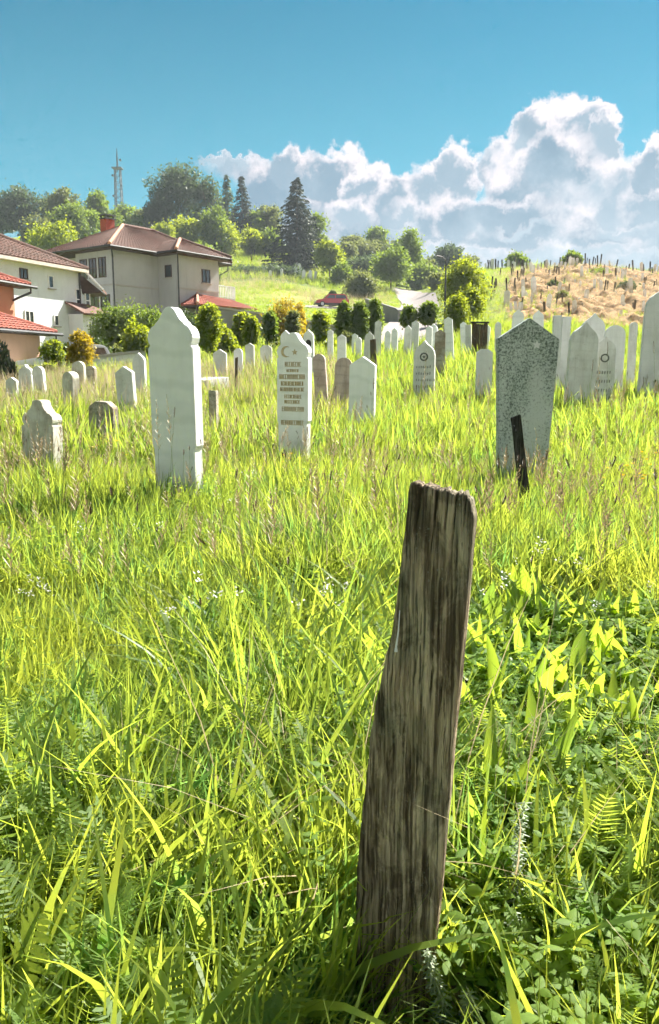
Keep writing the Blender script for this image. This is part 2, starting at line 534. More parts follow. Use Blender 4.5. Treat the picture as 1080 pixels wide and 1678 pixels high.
# road
m, gg, out = new_mat('pale_road')
co = gg.n('ShaderNodeNewGeometry').outputs['Position']
c = gg.mix(gg.rng(gg.noise(co, .6, 6, .6), .3, .7), (.22, .195, .19), (.29, .26, .25))
c = gg.mix(gg.m('MULTIPLY', gg.rng(gg.noise(co, 9, 3, .7), .5, .7), .4), c, (.16, .15, .14))
principled(gg, out, c, .9, gg.noise(co, 20, 3, .6), .3, .02)
M['road'] = m

# ground: soil and thatch near by, meadow and turned earth on the hills (masks are vertex attributes of where each grows)
m, gg, out = new_mat('ground_cover')
co = gg.n('ShaderNodeNewGeometry').outputs['Position']
far = gg.n('ShaderNodeAttribute', attribute_name='far').outputs['Fac']
earth = gg.n('ShaderNodeAttribute', attribute_name='earth').outputs['Fac']
dry = gg.n('ShaderNodeAttribute', attribute_name='dry').outputs['Fac']
hedge = gg.n('ShaderNodeAttribute', attribute_name='rough').outputs['Fac']
n = gg.noise(co, .55, 7, .65)
nn = gg.noise(co, 3.0, 6, .7)
nb = gg.noise(co, 14, 4, .7)
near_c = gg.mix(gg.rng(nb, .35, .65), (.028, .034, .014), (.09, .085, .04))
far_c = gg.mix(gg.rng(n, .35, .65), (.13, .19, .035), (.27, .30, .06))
far_c = gg.mix(gg.m('MULTIPLY', gg.rng(nn, .5, .68), .6), far_c, (.06, .11, .025))
far_c = gg.mix(gg.m('MULTIPLY', dry, gg.rng(nn, .3, .7, .3, 1)), far_c, (.38, .34, .12))
far_c = gg.mix(gg.m('MULTIPLY', hedge, .9), far_c, gg.mix(gg.rng(nn, .35, .65), (.035, .07, .025), (.08, .13, .035)))
ec = gg.mix(gg.rng(gg.noise(co, 1.6, 6, .7), .35, .65), (.34, .205, .10), (.45, .295, .155))
ec = gg.mix(gg.m('MULTIPLY', gg.rng(nn, .48, .60), .85), ec, (.13, .10, .05))
ec = gg.mix(gg.m('MULTIPLY', gg.rng(gg.noise(co, .9, 5, .7), .56, .66), .7), ec, (.20, .20, .06))
eh = gg.rng(gg.m('ADD', earth, gg.m('MULTIPLY', gg.m('SUBTRACT', nn, .5), .9)), .42, .58)
far_c = gg.mix(eh, far_c, ec)
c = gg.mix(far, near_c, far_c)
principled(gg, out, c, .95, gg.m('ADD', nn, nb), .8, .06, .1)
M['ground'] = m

# ------------------------------------------------------------------ scene-graph helpers
def tag(o, label=None, cat=None, group=None, kind=None):
    if label:
        o['label'] = label
    if cat:
        o['category'] = cat
    if group:
        o['group'] = group
    if kind:
        o['kind'] = kind
    return o


def link(o, parent=None):
    COL.objects.link(o)
    if parent is not None:
        o.parent = parent
    return o


def empty(name, loc=(0, 0, 0), rz=0.0, **kw):
    o = bpy.data.objects.new(name, None)
    o.empty_display_size = .2
    link(o)
    o.location = loc
    o.rotation_euler = (0, 0, rz)
    return tag(o, **kw)


def mesh_np(name, V, Fq, mat, attrs=None, smooth=False, parent=None):
    """V (n,3), Fq (m,k) index array; attrs: dict name -> per-vertex float array"""
    me = bpy.data.meshes.new(name)
    V = np.asarray(V, dtype=np.float32)
    Fq = np.asarray(Fq, dtype=np.int32)
    k = Fq.shape[1]
    me.vertices.add(len(V))
    me.vertices.foreach_set('co', V.ravel())
    me.loops.add(Fq.size)
    me.loops.foreach_set('vertex_index', Fq.ravel())
    me.polygons.add(len(Fq))
    me.polygons.foreach_set('loop_start', np.arange(0, Fq.size, k, dtype=np.int32))
    me.polygons.foreach_set('loop_total', np.full(len(Fq), k, dtype=np.int32))
    if smooth:
        me.polygons.foreach_set('use_smooth', np.ones(len(Fq), dtype=bool))
    if attrs:
        for an, av in attrs.items():
            a = me.attributes.new(an, 'FLOAT', 'POINT')
            a.data.foreach_set('value', np.asarray(av, dtype=np.float32))
    me.update(calc_edges=True)
    me.validate()
    if mat is not None:
        me.materials.append(mat)
    o = bpy.data.objects.new(name, me)
    if parent is not False:
        link(o, parent)
    return o


class MB:
    """collects simple solids; build() links them as one mesh object"""
    def __init__(s):
        s.v = []
        s.f = []

    def add(s, vs, fs):
        b = len(s.v)
        s.v += [tuple(v) for v in vs]
        s.f += [tuple(i + b for i in f) for f in fs]
        return s

    def box(s, x0, x1, y0, y1, z0, z1, M4=None):
        vs = [(x, y, z) for z in (z0, z1) for y in (y0, y1) for x in (x0, x1)]
        if M4 is not None:
            vs = [M4 @ Vector(v) for v in vs]
        return s.add(vs, [(0, 2, 3, 1), (4, 5, 7, 6), (0, 1, 5, 4), (2, 6, 7, 3), (0, 4, 6, 2), (1, 3, 7, 5)])

    def tube(s, pts, rad, n=8, cap=True):
        pts = [Vector(p) for p in pts]
        if not isinstance(rad, (list, tuple)):
            rad = [rad] * len(pts)
        b = len(s.v)
        up = Vector((0, 0, 1))
        for i, p in enumerate(pts):
            d = (pts[min(i + 1, len(pts) - 1)] - pts[max(i - 1, 0)])
            d.normalize()
            a = d.cross(up if abs(d.z) < .95 else Vector((1, 0, 0)))
            a.normalize()
            c = d.cross(a)
            for k in range(n):
                t = 2 * math.pi * k / n
                s.v.append(tuple(p + (a * math.cos(t) + c * math.sin(t)) * rad[i]))
        for i in range(len(pts) - 1):
            for k in range(n):
                s.f.append((b + i * n + k, b + i * n + (k + 1) % n, b + (i + 1) * n + (k + 1) % n, b + (i + 1) * n + k))
        if cap:
            s.f.append(tuple(b + k for k in range(n))[::-1])
            s.f.append(tuple(b + (len(pts) - 1) * n + k for k in range(n)))
        return s

    def prism(s, poly, y0, y1):
        """polygon in x,z extruded along y"""
        n = len(poly)
        vs = [(x, y0, z) for x, z in poly] + [(x, y1, z) for x, z in poly]
        fs = [tuple(range(n)), tuple(range(2 * n - 1, n - 1, -1))]
        fs += [(i, i + n, (i + 1) % n + n, (i + 1) % n) for i in range(n)]
        return s.add(vs, fs)

    def xf(s, M4):
        s.v = [tuple(M4 @ Vector(v)) for v in s.v]
        return s

    def build(s, name, mat, parent=None, bevel=0.0, smooth=False, seg=1):
        me = bpy.data.meshes.new(name)
        me.from_pydata(s.v, [], s.f)
        bm = bmesh.new()
        bm.from_mesh(me)
        bmesh.ops.recalc_face_normals(bm, faces=bm.faces)
        if bevel:
            es = [e for e in bm.edges if len(e.link_faces) == 2 and e.calc_face_angle(0) > .6]
            bmesh.ops.bevel(bm, geom=es, offset=bevel, segments=seg, affect='EDGES', clamp_overlap=True)
        if smooth:
            for f in bm.faces:
                f.smooth = True
        bm.to_mesh(me)
        bm.free()
        me.materials.append(mat)
        o = bpy.data.objects.new(name, me)
        return link(o, parent)


# ------------------------------------------------------------------ terrain
def P(*pairs):      # ('z' values as numbers, picture rows as strings)
    return [(Y, pix_z(Y, float(v)) if isinstance(v, str) else v) for Y, v in pairs]


NEAR = ((0, 0.), (8, 0.), (12, .08), (16, .28))
PROF = {
    -260: P(*NEAR, (22, .5), (30, .65), (39, .75), (46, 1.7), (53, 2.5), (61, 4.2), (80, '500'), (130, '450'), (170, '410'), (205, '392'), (260, '396')),
    0: P(*NEAR, (22, .5), (30, .65), (39, .75), (46, 1.7), (53, 2.5), (61, 4.2), (80, '500'), (130, '450'), (170, '410'), (205, '392'), (260, '396')),
    140: P(*NEAR, (22, .55), (30, .75), (39, 1.0), (46, 1.8), (53, 2.9), (59, 4.3), (80, '500'), (130, '450'), (170, '410'), (205, '390'), (260, '394')),
    260: P(*NEAR, (22, .65), (30, .95), (39, 1.4), (48, 2.1), (54, 4.0), (60, 4.4), (80, '500'), (130, '455'), (170, '415'), (205, '390'), (260, '394')),
    360: P(*NEAR, (22, .75), (30, 1.15), (39, 1.7), (53, 2.9), (55, 5.0), (66, 5.6), (85, '497'), (105, '490'), (135, '462'), (165, '430'), (185, '405'), (200, '396'), (260, '400')),
    450: P(*NEAR, (22, .85), (30, 1.3), (39, 1.9), (54, 3.2), (56, 5.0), (72, '508'), (100, '500'), (120, '478'), (145, '460'), (165, '438'), (185, '413'), (202, '402'), (260, '406')),
    530: P(*NEAR, (22, .9), (30, 1.4), (39, 2.0), (56, 3.6), (58, 4.8), (75, '518'), (100, '505'), (112, '498'), (130, '478'), (150, '458'), (170, '440'), (195, '422'), (230, '412'), (280, '418')),
    600: P(*NEAR, (22, .9), (30, 1.4), (39, 2.0), (56, 4.0), (80, '520'), (100, '507'), (125, '486'), (150, '467'), (180, '440'), (210, '414'), (240, '410'), (290, '420')),
    680: P(*NEAR, (22, .9), (30, 1.4), (40, '562'), (60, '540'), (80, '522'), (110, '500'), (140, '482'), (170, '468'), (220, '452'), (300, '448')),
    755: P(*NEAR, (22, .9), (30, 1.45), (40, '557'), (50, '540'), (62, '515'), (82, '480'), (105, '458'), (130, '444'), (160, '440'), (220, '444')),
    830: P(*NEAR, (22, .9), (30, 1.5), (40, '548'), (50, '525'), (62, '497'), (80, '466'), (98, '448'), (112, '442'), (150, '446')),
    940: P(*NEAR, (22, .85), (30, 1.4), (40, '550'), (48, '532'), (60, '496'), (80, '456'), (95, '439'), (105, '436'), (150, '442')),
    1080: P(*NEAR, (22, .8), (30, 1.3), (40, '555'), (48, '538'), (60, '503'), (80, '466'), (95, '452'), (105, '449'), (150, '456')),
    1400: P(*NEAR, (22, .7), (30, 1.1), (40, 2.2), (60, 4.2), (80, 6.5), (105, 8.5), (150, 9.0)),
}
GP = np.arange(-260, 1401, 10.0)
GY = np.concatenate([np.arange(0, 60, .5), np.arange(60, 300, 1.0), np.geomspace(300, 6000, 60)])
keys = sorted(PROF)
rows = []
for kx in keys:
    pr = PROF[kx]
    ys = [a for a, _ in pr] + [600, 1000, 6000]
    zl = pr[-1][1]
    zs = [b for _, b in pr] + [zl * .8, zl * .5, zl * .2]
    rows.append(np.interp(GY, ys, zs))
rows = np.array(rows)
HT = np.array([[np.interp(p_, keys, rows[:, j]) for j in range(len(GY))] for p_ in GP])
ker = np.array([1, 2, 3, 2, 1.]) / 9
HT = np.apply_along_axis(lambda r: np.convolve(np.pad(r, 2, mode='edge'), ker, 'valid'), 0, HT)
HTs = np.apply_along_axis(lambda r: np.convolve(np.pad(r, 2, mode='edge'), ker, 'valid'), 1, HT)
HT = HTs


def vnoise(x, y, seed=0):
    """smooth value noise, vectorised"""
    x = np.asarray(x, float)
    y = np.asarray(y, float)
    xi = np.floor(x).astype(np.int64)
    yi = np.floor(y).astype(np.int64)
    fx = x - xi
    fy = y - yi
    fx = fx * fx * (3 - 2 * fx)
    fy = fy * fy * (3 - 2 * fy)

    def h(a, b):
        n = (a * 374761393 + b * 668265263 + seed * 982451653) & 0x7fffffff
        n = ((n ^ (n >> 13)) * 1274126177) & 0x7fffffff
        return ((n ^ (n >> 16)) & 0xffff) / 65535.0
    return ((h(xi, yi) * (1 - fx) + h(xi + 1, yi) * fx) * (1 - fy)
            + (h(xi, yi + 1) * (1 - fx) + h(xi + 1, yi + 1) * fx) * fy)


def px_eff(x, y):
    azm = np.clip(np.arctan2(x, y), -.54, .57)
    return 540 + 1337 * np.tan(azm)


def y_eff(x, y):
    r = np.hypot(x, y)
    a = np.abs(np.arctan2(x, y))
    return r * np.cos(np.minimum(a, .57))


def mound_mask(x, y):
    p_ = px_eff(x, y)
    Y = y_eff(x, y)
    left = 815 + np.clip((Y - 50) * -.35 + 8, -30, 20) + (vnoise(x * .15, y * .15, 3) - .5) * 26
    left = np.where(Y > 80, left + (Y - 80) * 1.6, left)
    m1 = np.clip((p_ - left) / 14, 0, 1)
    m2 = np.clip((Y - 41) / 4, 0, 1) * np.clip((108 - Y) / 6, 0, 1)
    return m1 * m2


def ground(x, y):
    scalar = np.isscalar(x)
    x = np.atleast_1d(np.asarray(x, float))
    y = np.atleast_1d(np.asarray(y, float))
    p_ = np.clip(px_eff(x, y), -260, 1399.9)
    Y = np.clip(y_eff(x, y), 0, 5999)
    ip = (p_ + 260) / 10
    i0 = np.floor(ip).astype(int)
    fp = ip - i0
    j1 = np.clip(np.searchsorted(GY, Y, side='right'), 1, len(GY) - 1)
    j0 = j1 - 1
    fy = (Y - GY[j0]) / (GY[j1] - GY[j0])
    z = (HT[i0, j0] * (1 - fp) * (1 - fy) + HT[i0 + 1, j0] * fp * (1 - fy) + HT[i0, j1] * (1 - fp) * fy + HT[i0 + 1, j1] * fp * fy)
    z = z + (vnoise(x * .9, y * .9, 1) - .5) * .10 * np.clip((Y - 3) / 4, 0, 1)
    far_ = np.clip((Y - 108) / 40, 0, 1)
    z = z + (vnoise(x * .09, y * .09, 2) - .5) * 1.4 * far_ * np.clip((3000 - Y) / 2500, 0, 1)
    mm = mound_mask(x, y)
    bump = (vnoise(x * .62 + y * .55, y * .22, 5) - .5) * .5 + (vnoise(x * 1.3 + y * .5, y * .8, 6) - .5) * .6 + (vnoise(x * 2.7, y * 2.1, 8) - .5) * .5
    z = z + bump * mm
    return float(z[0]) if scalar else z


def build_terrain():
    az_f = np.arange(-.50, .501, .0024)
    az_r = np.concatenate([np.linspace(.52, math.pi, 46)])
    az_l = -az_r[::-1]
    A = np.concatenate([az_l, az_f, az_r])
    R = np.concatenate([[0.01], np.geomspace(.4, 18, 70), np.linspace(18.3, 125, 330), np.geomspace(126.5, 300, 60), np.geomspace(320, 1600, 16)])
    AA, RR = np.meshgrid(A, R)
    X = RR * np.sin(AA)
    Yv = RR * np.cos(AA)
    Z = ground(X.ravel(), Yv.ravel())
    V = np.stack([X.ravel(), Yv.ravel(), Z], 1)
    na, nr = len(A), len(R)
    i, j = np.meshgrid(np.arange(nr - 1), np.arange(na - 1), indexing='ij')
    a = (i * na + j).ravel()
    Fq = np.stack([a, a + 1, a + na + 1, a + na], 1)
    x, y = X.ravel(), Yv.ravel()
    pe, ye = px_eff(x, y), y_eff(x, y)
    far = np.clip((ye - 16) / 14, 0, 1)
    earth = mound_mask(x, y)
    dryl = np.clip(1 - np.abs(ye - 178) / 22, 0, 1) * np.clip(1 - np.abs(pe - 430) / 110, 0, 1) + \
        np.clip(1 - np.abs(ye - 118) / 20, 0, 1) * np.clip(1 - np.abs(pe - 480) / 160, 0, 1)
    roughp = np.clip(1 - np.abs(ye - 150) / 16, 0, 1) * np.clip((535 - pe) / 30, 0, 1) + \
        np.clip(1 - np.abs(ye - 190) / 22, 0, 1) * np.clip(1 - np.abs(pe - 600) / 60, 0, 1)
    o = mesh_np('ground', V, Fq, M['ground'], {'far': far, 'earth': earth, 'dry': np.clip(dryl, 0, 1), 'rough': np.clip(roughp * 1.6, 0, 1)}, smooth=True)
    tag(o, kind='structure')


build_terrain()


def at(px, Y):
    """world x, y and ground height below picture column px at distance Y"""
    z = H
    for _ in range(4):
        x = pix_x(px, Y, z)
        z = ground(x, Y)
    return x, Y, z


def ribbon(name, pts, widths, mat, lift=.06, n=60):
    """a sheet that follows the ground along a centre line of (px, Y)"""
    P3 = [Vector(at(a, b)) for a, b in pts]
    L = []
    for i in range(len(P3) - 1):
        for k in range(n // (len(P3) - 1)):
            t = k / (n // (len(P3) - 1))
            L.append((P3[i].lerp(P3[i + 1], t), widths[i] + (widths[i + 1] - widths[i]) * t))
    L.append((P3[-1], widths[-1]))
    V, Fq = [], []
    m = 7
    for i, (p, w) in enumerate(L):
        d = (L[min(i + 2, len(L) - 1)][0] - L[max(i - 2, 0)][0])
        s_ = Vector((d.y, -d.x, 0)).normalized()
        for k in range(m):
            q = p + s_ * w * (k / (m - 1) - .5)
            V.append((q.x, q.y, ground(q.x, q.y) + lift))
    for i in range(len(L) - 1):
        for k in range(m - 1):
            a = i * m + k
            Fq.append((a, a + 1, a + m + 1, a + m))
    o = mesh_np(name, V, Fq, mat, smooth=True)
    return tag(o, kind='structure')


ribbon('road', [(668, 38), (672, 60), (684, 82), (686, 110), (668, 140), (625, 152), (560, 158)], [3.2, 3.8, 4.2, 4.4, 4.4, 4, 4], M['road'], .10, 120)
ribbon('road', [(330, 84), (430, 92), (530, 101), (620, 100), (690, 98)], [4.5, 4.5, 4.5, 4.5, 5], M['road'], .08, 120)

# ------------------------------------------------------------------ houses
class Wall:
    """local frame on a wall: s along it, o outwards, z up"""
    def __init__(s, p, d):
        s.p = Vector((p[0], p[1]))
        s.d = Vector(d).normalized()

    def set_n(s, n):
        s.n = Vector(n).normalized()
        return s

    def P(s, a, o, z):
        q = s.p + s.d * a + s.n * o
        return (q.x, q.y, z)

    def box(s, mb, a0, a1, o0, o1, z0, z1):
        vs = [s.P(a, o, z) for z in (z0, z1) for o in (o0, o1) for a in (a0, a1)]
        mb.add(vs, [(0, 2, 3, 1), (4, 5, 7, 6), (0, 1, 5, 4), (2, 6, 7, 3), (0, 4, 6, 2), (1, 3, 7, 5)])
        return mb


def solid(poly, z0, z1):
    """vertical prism on a ground polygon"""
    mb = MB()
    n = len(poly)
    vs = [(x, y, z0) for x, y in poly] + [(x, y, z1) for x, y in poly]
    fs = [tuple(range(n))[::-1], tuple(range(n, 2 * n))] + [(i, (i + 1) % n, (i + 1) % n + n, i + n) for i in range(n)]
    return mb.add(vs, fs)


def window(w, root, a0, a1, z0, z1, frame='white_paint', mull=1, bars=0, sill=True, surround=None, fw=.07):
    """frame > pane; stands proud of the wall with a recessed pane"""
    fr = MB()
    w.box(fr, a0, a1, .0, .05, z1 - fw, z1)
    w.box(fr, a0, a1, .0, .05, z0, z0 + fw)
    w.box(fr, a0, a0 + fw, .0, .05, z0 + fw, z1 - fw)
    w.box(fr, a1 - fw, a1, .0, .05, z0 + fw, z1 - fw)
    for k in range(mull):
        c = a0 + (a1 - a0) * (k + 1) / (mull + 1)
        w.box(fr, c - fw * .4, c + fw * .4, .0, .045, z0 + fw, z1 - fw)
    for k in range(bars):
        c = z0 + (z1 - z0) * (k + 1) / (bars + 1)
        w.box(fr, a0 + fw, a1 - fw, .0, .04, c - fw * .4, c + fw * .4)
    f = fr.build('window', M[frame], root)
    g_ = MB()
    w.box(g_, a0 + fw * .5, a1 - fw * .5, .003, .018, z0 + fw * .5, z1 - fw * .5)
    g_.build('pane', M['glass'], f)
    if sill:
        s_ = MB()
        w.box(s_, a0 - .08, a1 + .08, .0, .14, z0 - .07, z0 - .003)
        s_.build('sill', M['concrete_pale'], f)
    return f


def roof_face(mb, e0, e1, r0, r1, tile=.33, colw=.30, amp=.045):
    """a tiled plane from eave e0-e1 up to ridge r0-r1: stepped courses with rounded tiles"""
    e0, e1, r0, r1 = map(Vector, (e0, e1, r0, r1))
    up = ((r0 + r1) / 2 - (e0 + e1) / 2)
    nrow = max(2, int(up.length / tile))
    nrm = (e1 - e0).cross(r0 - e0 if (r0 - e0).length > .1 else r1 - e0)
    if nrm.length < 1e-6:
        nrm = (e1 - e0).cross(r1 - e0)
    nrm.normalize()
    if nrm.z < 0:
        nrm = -nrm
    ncol = max(2, int((e1 - e0).length / colw)) * 4
    for r in range(nrow):
        t0, t1 = r / nrow, (r + 1) / nrow
        a0, b0 = e0.lerp(r0, t0), e1.lerp(r1, t0)
        a1, b1 = e0.lerp(r0, t1), e1.lerp(r1, t1)
        base = len(mb.v)
        for k in range(ncol + 1):
            u = k / ncol
            w_ = abs(math.sin(math.pi * u * ncol / 4)) * amp
            lo = a0.lerp(b0, u) + nrm * (w_ + .05)
            hi = a1.lerp(b1, u) + nrm * (w_ + .01)
            mb.v += [tuple(lo), tuple(hi)]
        for k in range(ncol):
            q = base + 2 * k
            mb.f.append((q, q + 2, q + 3, q + 1))
    # underside
    mb.add([e0 - nrm * .10, e1 - nrm * .10, r1 - nrm * .10, r0 - nrm * .10], [(0, 1, 2, 3)])
    mb.add([e0 - nrm * .10, e1 - nrm * .10, e1 + nrm * .05, e0 + nrm * .05], [(0, 1, 2, 3)])
    return mb


def ridge_caps(root, p0, p1, mat='cap', r=.13, step=.42):
    p0, p1 = Vector(p0), Vector(p1)
    n = max(1, int((p1 - p0).length / step))
    mb = MB()
    for k in range(n):
        a, b = p0.lerp(p1, k / n), p0.lerp(p1, (k + 1.08) / n)
        mb.tube([a + Vector((0, 0, .05)), b + Vector((0, 0, .07))], [r * 1.08, r * .92], 8)
    return mb.build('ridge_cap', M[mat], root)


def gutter(root, p0, p1, r=.07):
    return MB().tube([p0, p1], r, 8).build('gutter', M['darkmetal'], root)


# ---- grey-beige house on the terrace
def house_beige():
    C = Vector((-15.4, 59.0))
    R_ = Vector((.583, .812)).normalized()
    Lf = Vector((-.812, .583)).normalized()
    root = empty('house', (C.x, C.y, 4.2), label='beige grey rendered two storey house with brown hipped roof and red chimney', cat='house')
    zi = 4.2
    gz, ez = 3.4, 10.0

    def part(mb, *a, **k):
        o = mb.build(*a, **k)
        o.matrix_parent_inverse = Matrix.Translation((-C.x, -C.y, -zi))
        return o
    p1 = C + R_ * 4.36
    p2 = p1 - Lf * 2.0
    p3 = p2 + R_ * 4.38
    p4 = p3 + Lf * 2.0
    p5 = p4 + R_ * 2.2
    p6 = p5 + Lf * 7.4
    p7 = C + R_ * 1.2 + Lf * 7.4
    p8 = C + R_ * 1.2 + Lf * 4.0
    p9 = C + Lf * 4.0
    poly = [C, p1, p2, p3, p4, p5, p6, p7, p8, p9]
    holder = root

    class PM:      # parts are written in world space, then hung on the root
        pass
    o = solid([(p.x, p.y) for p in poly], gz, ez).build('wall', M['wall_beige'])
    parts = [o]
    wl = Wall(C, Lf).set_n(-R_)          # left face (o outward = -R_)
    wr = Wall(C, R_).set_n(-Lf)
    wwing = Wall(p2, R_).set_n(-Lf)
    wback = Wall(p4, R_).set_n(-Lf)
    # string course
    mb = MB()
    zs = 7.35
    wl.box(mb, -.04, 4.0, 0.0, .05, zs, zs + .12)
    wr.box(mb, 0.0, 4.3, 0.0, .05, zs, zs + .12)
    wwing.box(mb, -.04, 4.4, 0.0, .05, zs, zs + .12)
    parts.append(mb.build('string_course', M['concrete_pale']))
    # windows on left face: triple upstairs, two tall below
    for a in (.62, 1.68, 2.72):
        parts.append(window(wl, None, a, a + .80, 7.95, 9.35, 'darkwood', 1, 1, sill=False))
    for a in (.35, 1.60):
        parts.append(window(wl, None, a, a + 1.0, 5.2, 6.75, 'darkwood', 1, 0, sill=True))
    parts.append(window(Wall(p1, -Lf).set_n(-R_), None, .75, 1.45, 8.2, 9.1, 'darkwood', 0, 0))
    parts.append(window(wwing, None, 2.55, 3.45, 8.0, 9.0, 'darkwood', 1, 0))
    parts.append(window(wback, None, .3, .9, 7.5, 9.0, 'darkwood', 0, 0, sill=False))
    # roof: hipped main roof and hipped wing
    ov = .75
    q0 = C - R_ * ov - Lf * ov
    q1 = C + R_ * (10.95 + ov) - Lf * ov
    q2 = q1 + Lf * (7.4 + 2 * ov)
    q3 = q0 + Lf * (7.4 + 2 * ov)
    ap = C + R_ * 4.3 + Lf * 3.7
    ap2 = C + R_ * 7.2 + Lf * 3.7
    er = 9.95
    rz = 12.35
    V3 = lambda p, z: (p.x, p.y, z)
    mb = MB()
    roof_face(mb, V3(q0, er), V3(q1, er), V3(ap, rz), V3(ap2, rz))
    roof_face(mb, V3(q1, er), V3(q2, er), V3(ap2, rz), V3(ap2, rz))
    roof_face(mb, V3(q2, er), V3(q3, er), V3(ap2, rz), V3(ap, rz))
    roof_face(mb, V3(q3, er), V3(q0, er), V3(ap, rz), V3(ap, rz))
    # wing
    w0 = p2 - R_ * ov - Lf * ov
    w1 = p3 + R_ * ov - Lf * ov
    wm = (w0 + w1) / 2 + Lf * 2.6
    wz = 11.25
    wb0 = w0 + Lf * 3.2
    wb1 = w1 + Lf * 3.2
    wr_ = (wb0 + wb1) / 2 + Lf * 1.2
    roof_face(mb, V3(w0, er), V3(w1, er), V3(wm, wz), V3(wm, wz))
    roof_face(mb, V3(wb0, er), V3(w0, er), V3(wr_, wz), V3(wm, wz))
    roof_face(mb, V3(w1, er), V3(wb1, er), V3(wm, wz), V3(wr_, wz))
    roof = mb.build('roof', M['roof_brown'], smooth=False)
    parts.append(roof)
    parts.append(ridge_caps(None, V3(q0, er + .05), V3(ap, rz)))
    parts.append(ridge_caps(None, V3(w0, er + .05), V3(wm, wz)))
    parts.append(ridge_caps(None, V3(w1, er + .05), V3(wm, wz), 'roof_brown'))
    parts.append(ridge_caps(None, V3(ap, rz), V3(ap2, rz), 'roof_brown'))
    parts.append(ridge_caps(None, V3(ap2, rz), V3(q1, er + .05), 'roof_brown'))
    # soffit boards under the eaves
    mb = solid([(q0.x, q0.y), (q1.x, q1.y), (q2.x, q2.y), (q3.x, q3.y)], er - .16, er - .04)
    parts.append(mb.build('soffit', M['darkwood']))
    mb = solid([(w0.x, w0.y), (w1.x, w1.y), (wb1.x, wb1.y), (wb0.x, wb0.y)], er - .18, er - .05)
    parts.append(mb.build('soffit', M['darkwood']))
    for a, b in ((q0, q1), (q3, q0), (w0, w1), (w0, wb0)):
        parts.append(gutter(None, V3(a, er - .03), V3(b, er - .03), .08))

    def pipe(pt, nrm, z1=er - .1, z0=gz):
        a = pt + nrm * .75
        b = pt + nrm * .14
        return MB().tube([V3(a, z1), V3(a, z1 - .12), V3(b, z1 - .55), V3(b, z1 - .9), V3(b, z0)], .055, 8).build('downpipe', M['darkmetal'])
    nn_ = (-R_ - Lf).normalized()
    parts.append(pipe(C + R_ * .12, nn_))
    parts.append(pipe(p2 + R_ * .12, nn_))
    parts.append(MB().tube([V3(q1 + Lf * .4, er - .1), V3(q1 + Lf * .5, er - .5), V3(p5 - Lf * .1, er - .9), V3(p5 - Lf * .1, 7.2)], .05, 8).build('downpipe', M['darkmetal']))
    # chimney
    ch = ap + Lf * 1.9 + R_ * .1
    mb = MB()
    T = Matrix.Translation((ch.x, ch.y, 0)) @ Matrix.Rotation(math.atan2(R_.y, R_.x), 4, 'Z')
    mb.box(-.42, .42, -.34, .34, 11.0, 13.0, T)
    co_ = mb.build('chimney', M['brick'])
    mb = MB()
    mb.box(-.5, .5, -.42, .42, 13.003, 13.1, T)
    for sx_ in (-.4, .3):
        for sy_ in (-.34, .24):
            mb.box(sx_, sx_ + .1, sy_, sy_ + .1, 13.1, 13.28, T)
    mb.box(-.52, .52, -.44, .44, 13.28, 13.36, T)
    cap_ = mb.build('chimney_cap', M['darkmetal'])
    cap_.parent = co_
    parts.append(co_)
    # balcony with white railing
    b0, b1 = p4 + R_ * .2, p4 + R_ * 2.9
    out = -Lf
    mb = solid([(v.x, v.y) for v in (b0, b1, b1 + out * 1.1, b0 + out * 1.1)], 6.95, 7.13)
    bal = mb.build('balcony_floor', M['concrete_pale'])
    parts.append(bal)
    wb = Wall(b0 + out * 1.08, (b1 - b0)).set_n(out)
    ln = (b1 - b0).length
    mb = MB()
    wb.box(mb, 0, ln, -.03, .03, 8.05, 8.12)
    wb.box(mb, 0, ln, -.02, .02, 7.22, 7.27)
    k = 0.0
    while k < ln:
        wb.box(mb, k, k + .07, -.015, .015, 7.13, 8.05)
        k += .19
    ws = Wall(b1, out).set_n((b1 - b0))
    ws.box(mb, 0, 1.1, -.03, .03, 8.05, 8.12)
    k = 0.0
    while k < 1.05:
        ws.box(mb, k, k + .07, -.015, .015, 7.13, 8.05)
        k += .19
    parts.append(mb.build('railing', M['white_paint']))
    # red tiled porch roof on posts
    a0 = p2 - Lf * 1.9 + R_ * .1
    a1 = p3 + R_ * 2.6 - Lf * 1.9
    c0, c1 = p2 + R_ * .1, p3 + R_ * 2.6
    ze, zr = 6.15, 7.1
    k0 = p2 + R_ * 2.0 - Lf * .02
    k1 = p3 + R_ * 1.3 - Lf * .02
    mb = MB()
    roof_face(mb, V3(a0, ze), V3(a1, ze), V3(k0, zr), V3(k1, zr - .2), tile=.3)
    roof_face(mb, V3(c0, ze), V3(a0, ze), V3(k0, zr), V3(k0, zr), tile=.3)
    roof_face(mb, V3(a1, ze), V3(c1, ze), V3(k1, zr - .2), V3(k1, zr - .2), tile=.3)
    pr = mb.build('porch_roof', M['roof_red'])
    parts.append(pr)
    parts.append(ridge_caps(None, V3(a0, ze + .05), V3(k0, zr), 'cap', .1))
    mb = solid([(v.x, v.y) for v in (a0, a1, c1, c0)], ze - .16, ze - .05)
    parts.append(mb.build('porch_ceiling', M['darkwood']))
    for u in (.1, 2.4, 4.6, 6.7):
        q = a0 + R_ * u + Lf * .15
        parts.append(MB().box(q.x - .09, q.x + .09, q.y - .09, q.y + .09, 3.2, ze - .17).build('porch_post', M['darkwood']))
    dw = Wall(p2, R_).set_n(-Lf)
    mb = MB()
    dw.box(mb, 1.0, 2.0, .0, .06, 3.9, 5.7)
    parts.append(mb.build('door', M['darkwood']))
    parts.append(window(dw, None, 2.6, 3.8, 4.7, 5.7, 'darkwood', 1, 0))
    for p in parts:
        p.parent = root
        p.matrix_parent_inverse = root.matrix_basis.inverted()
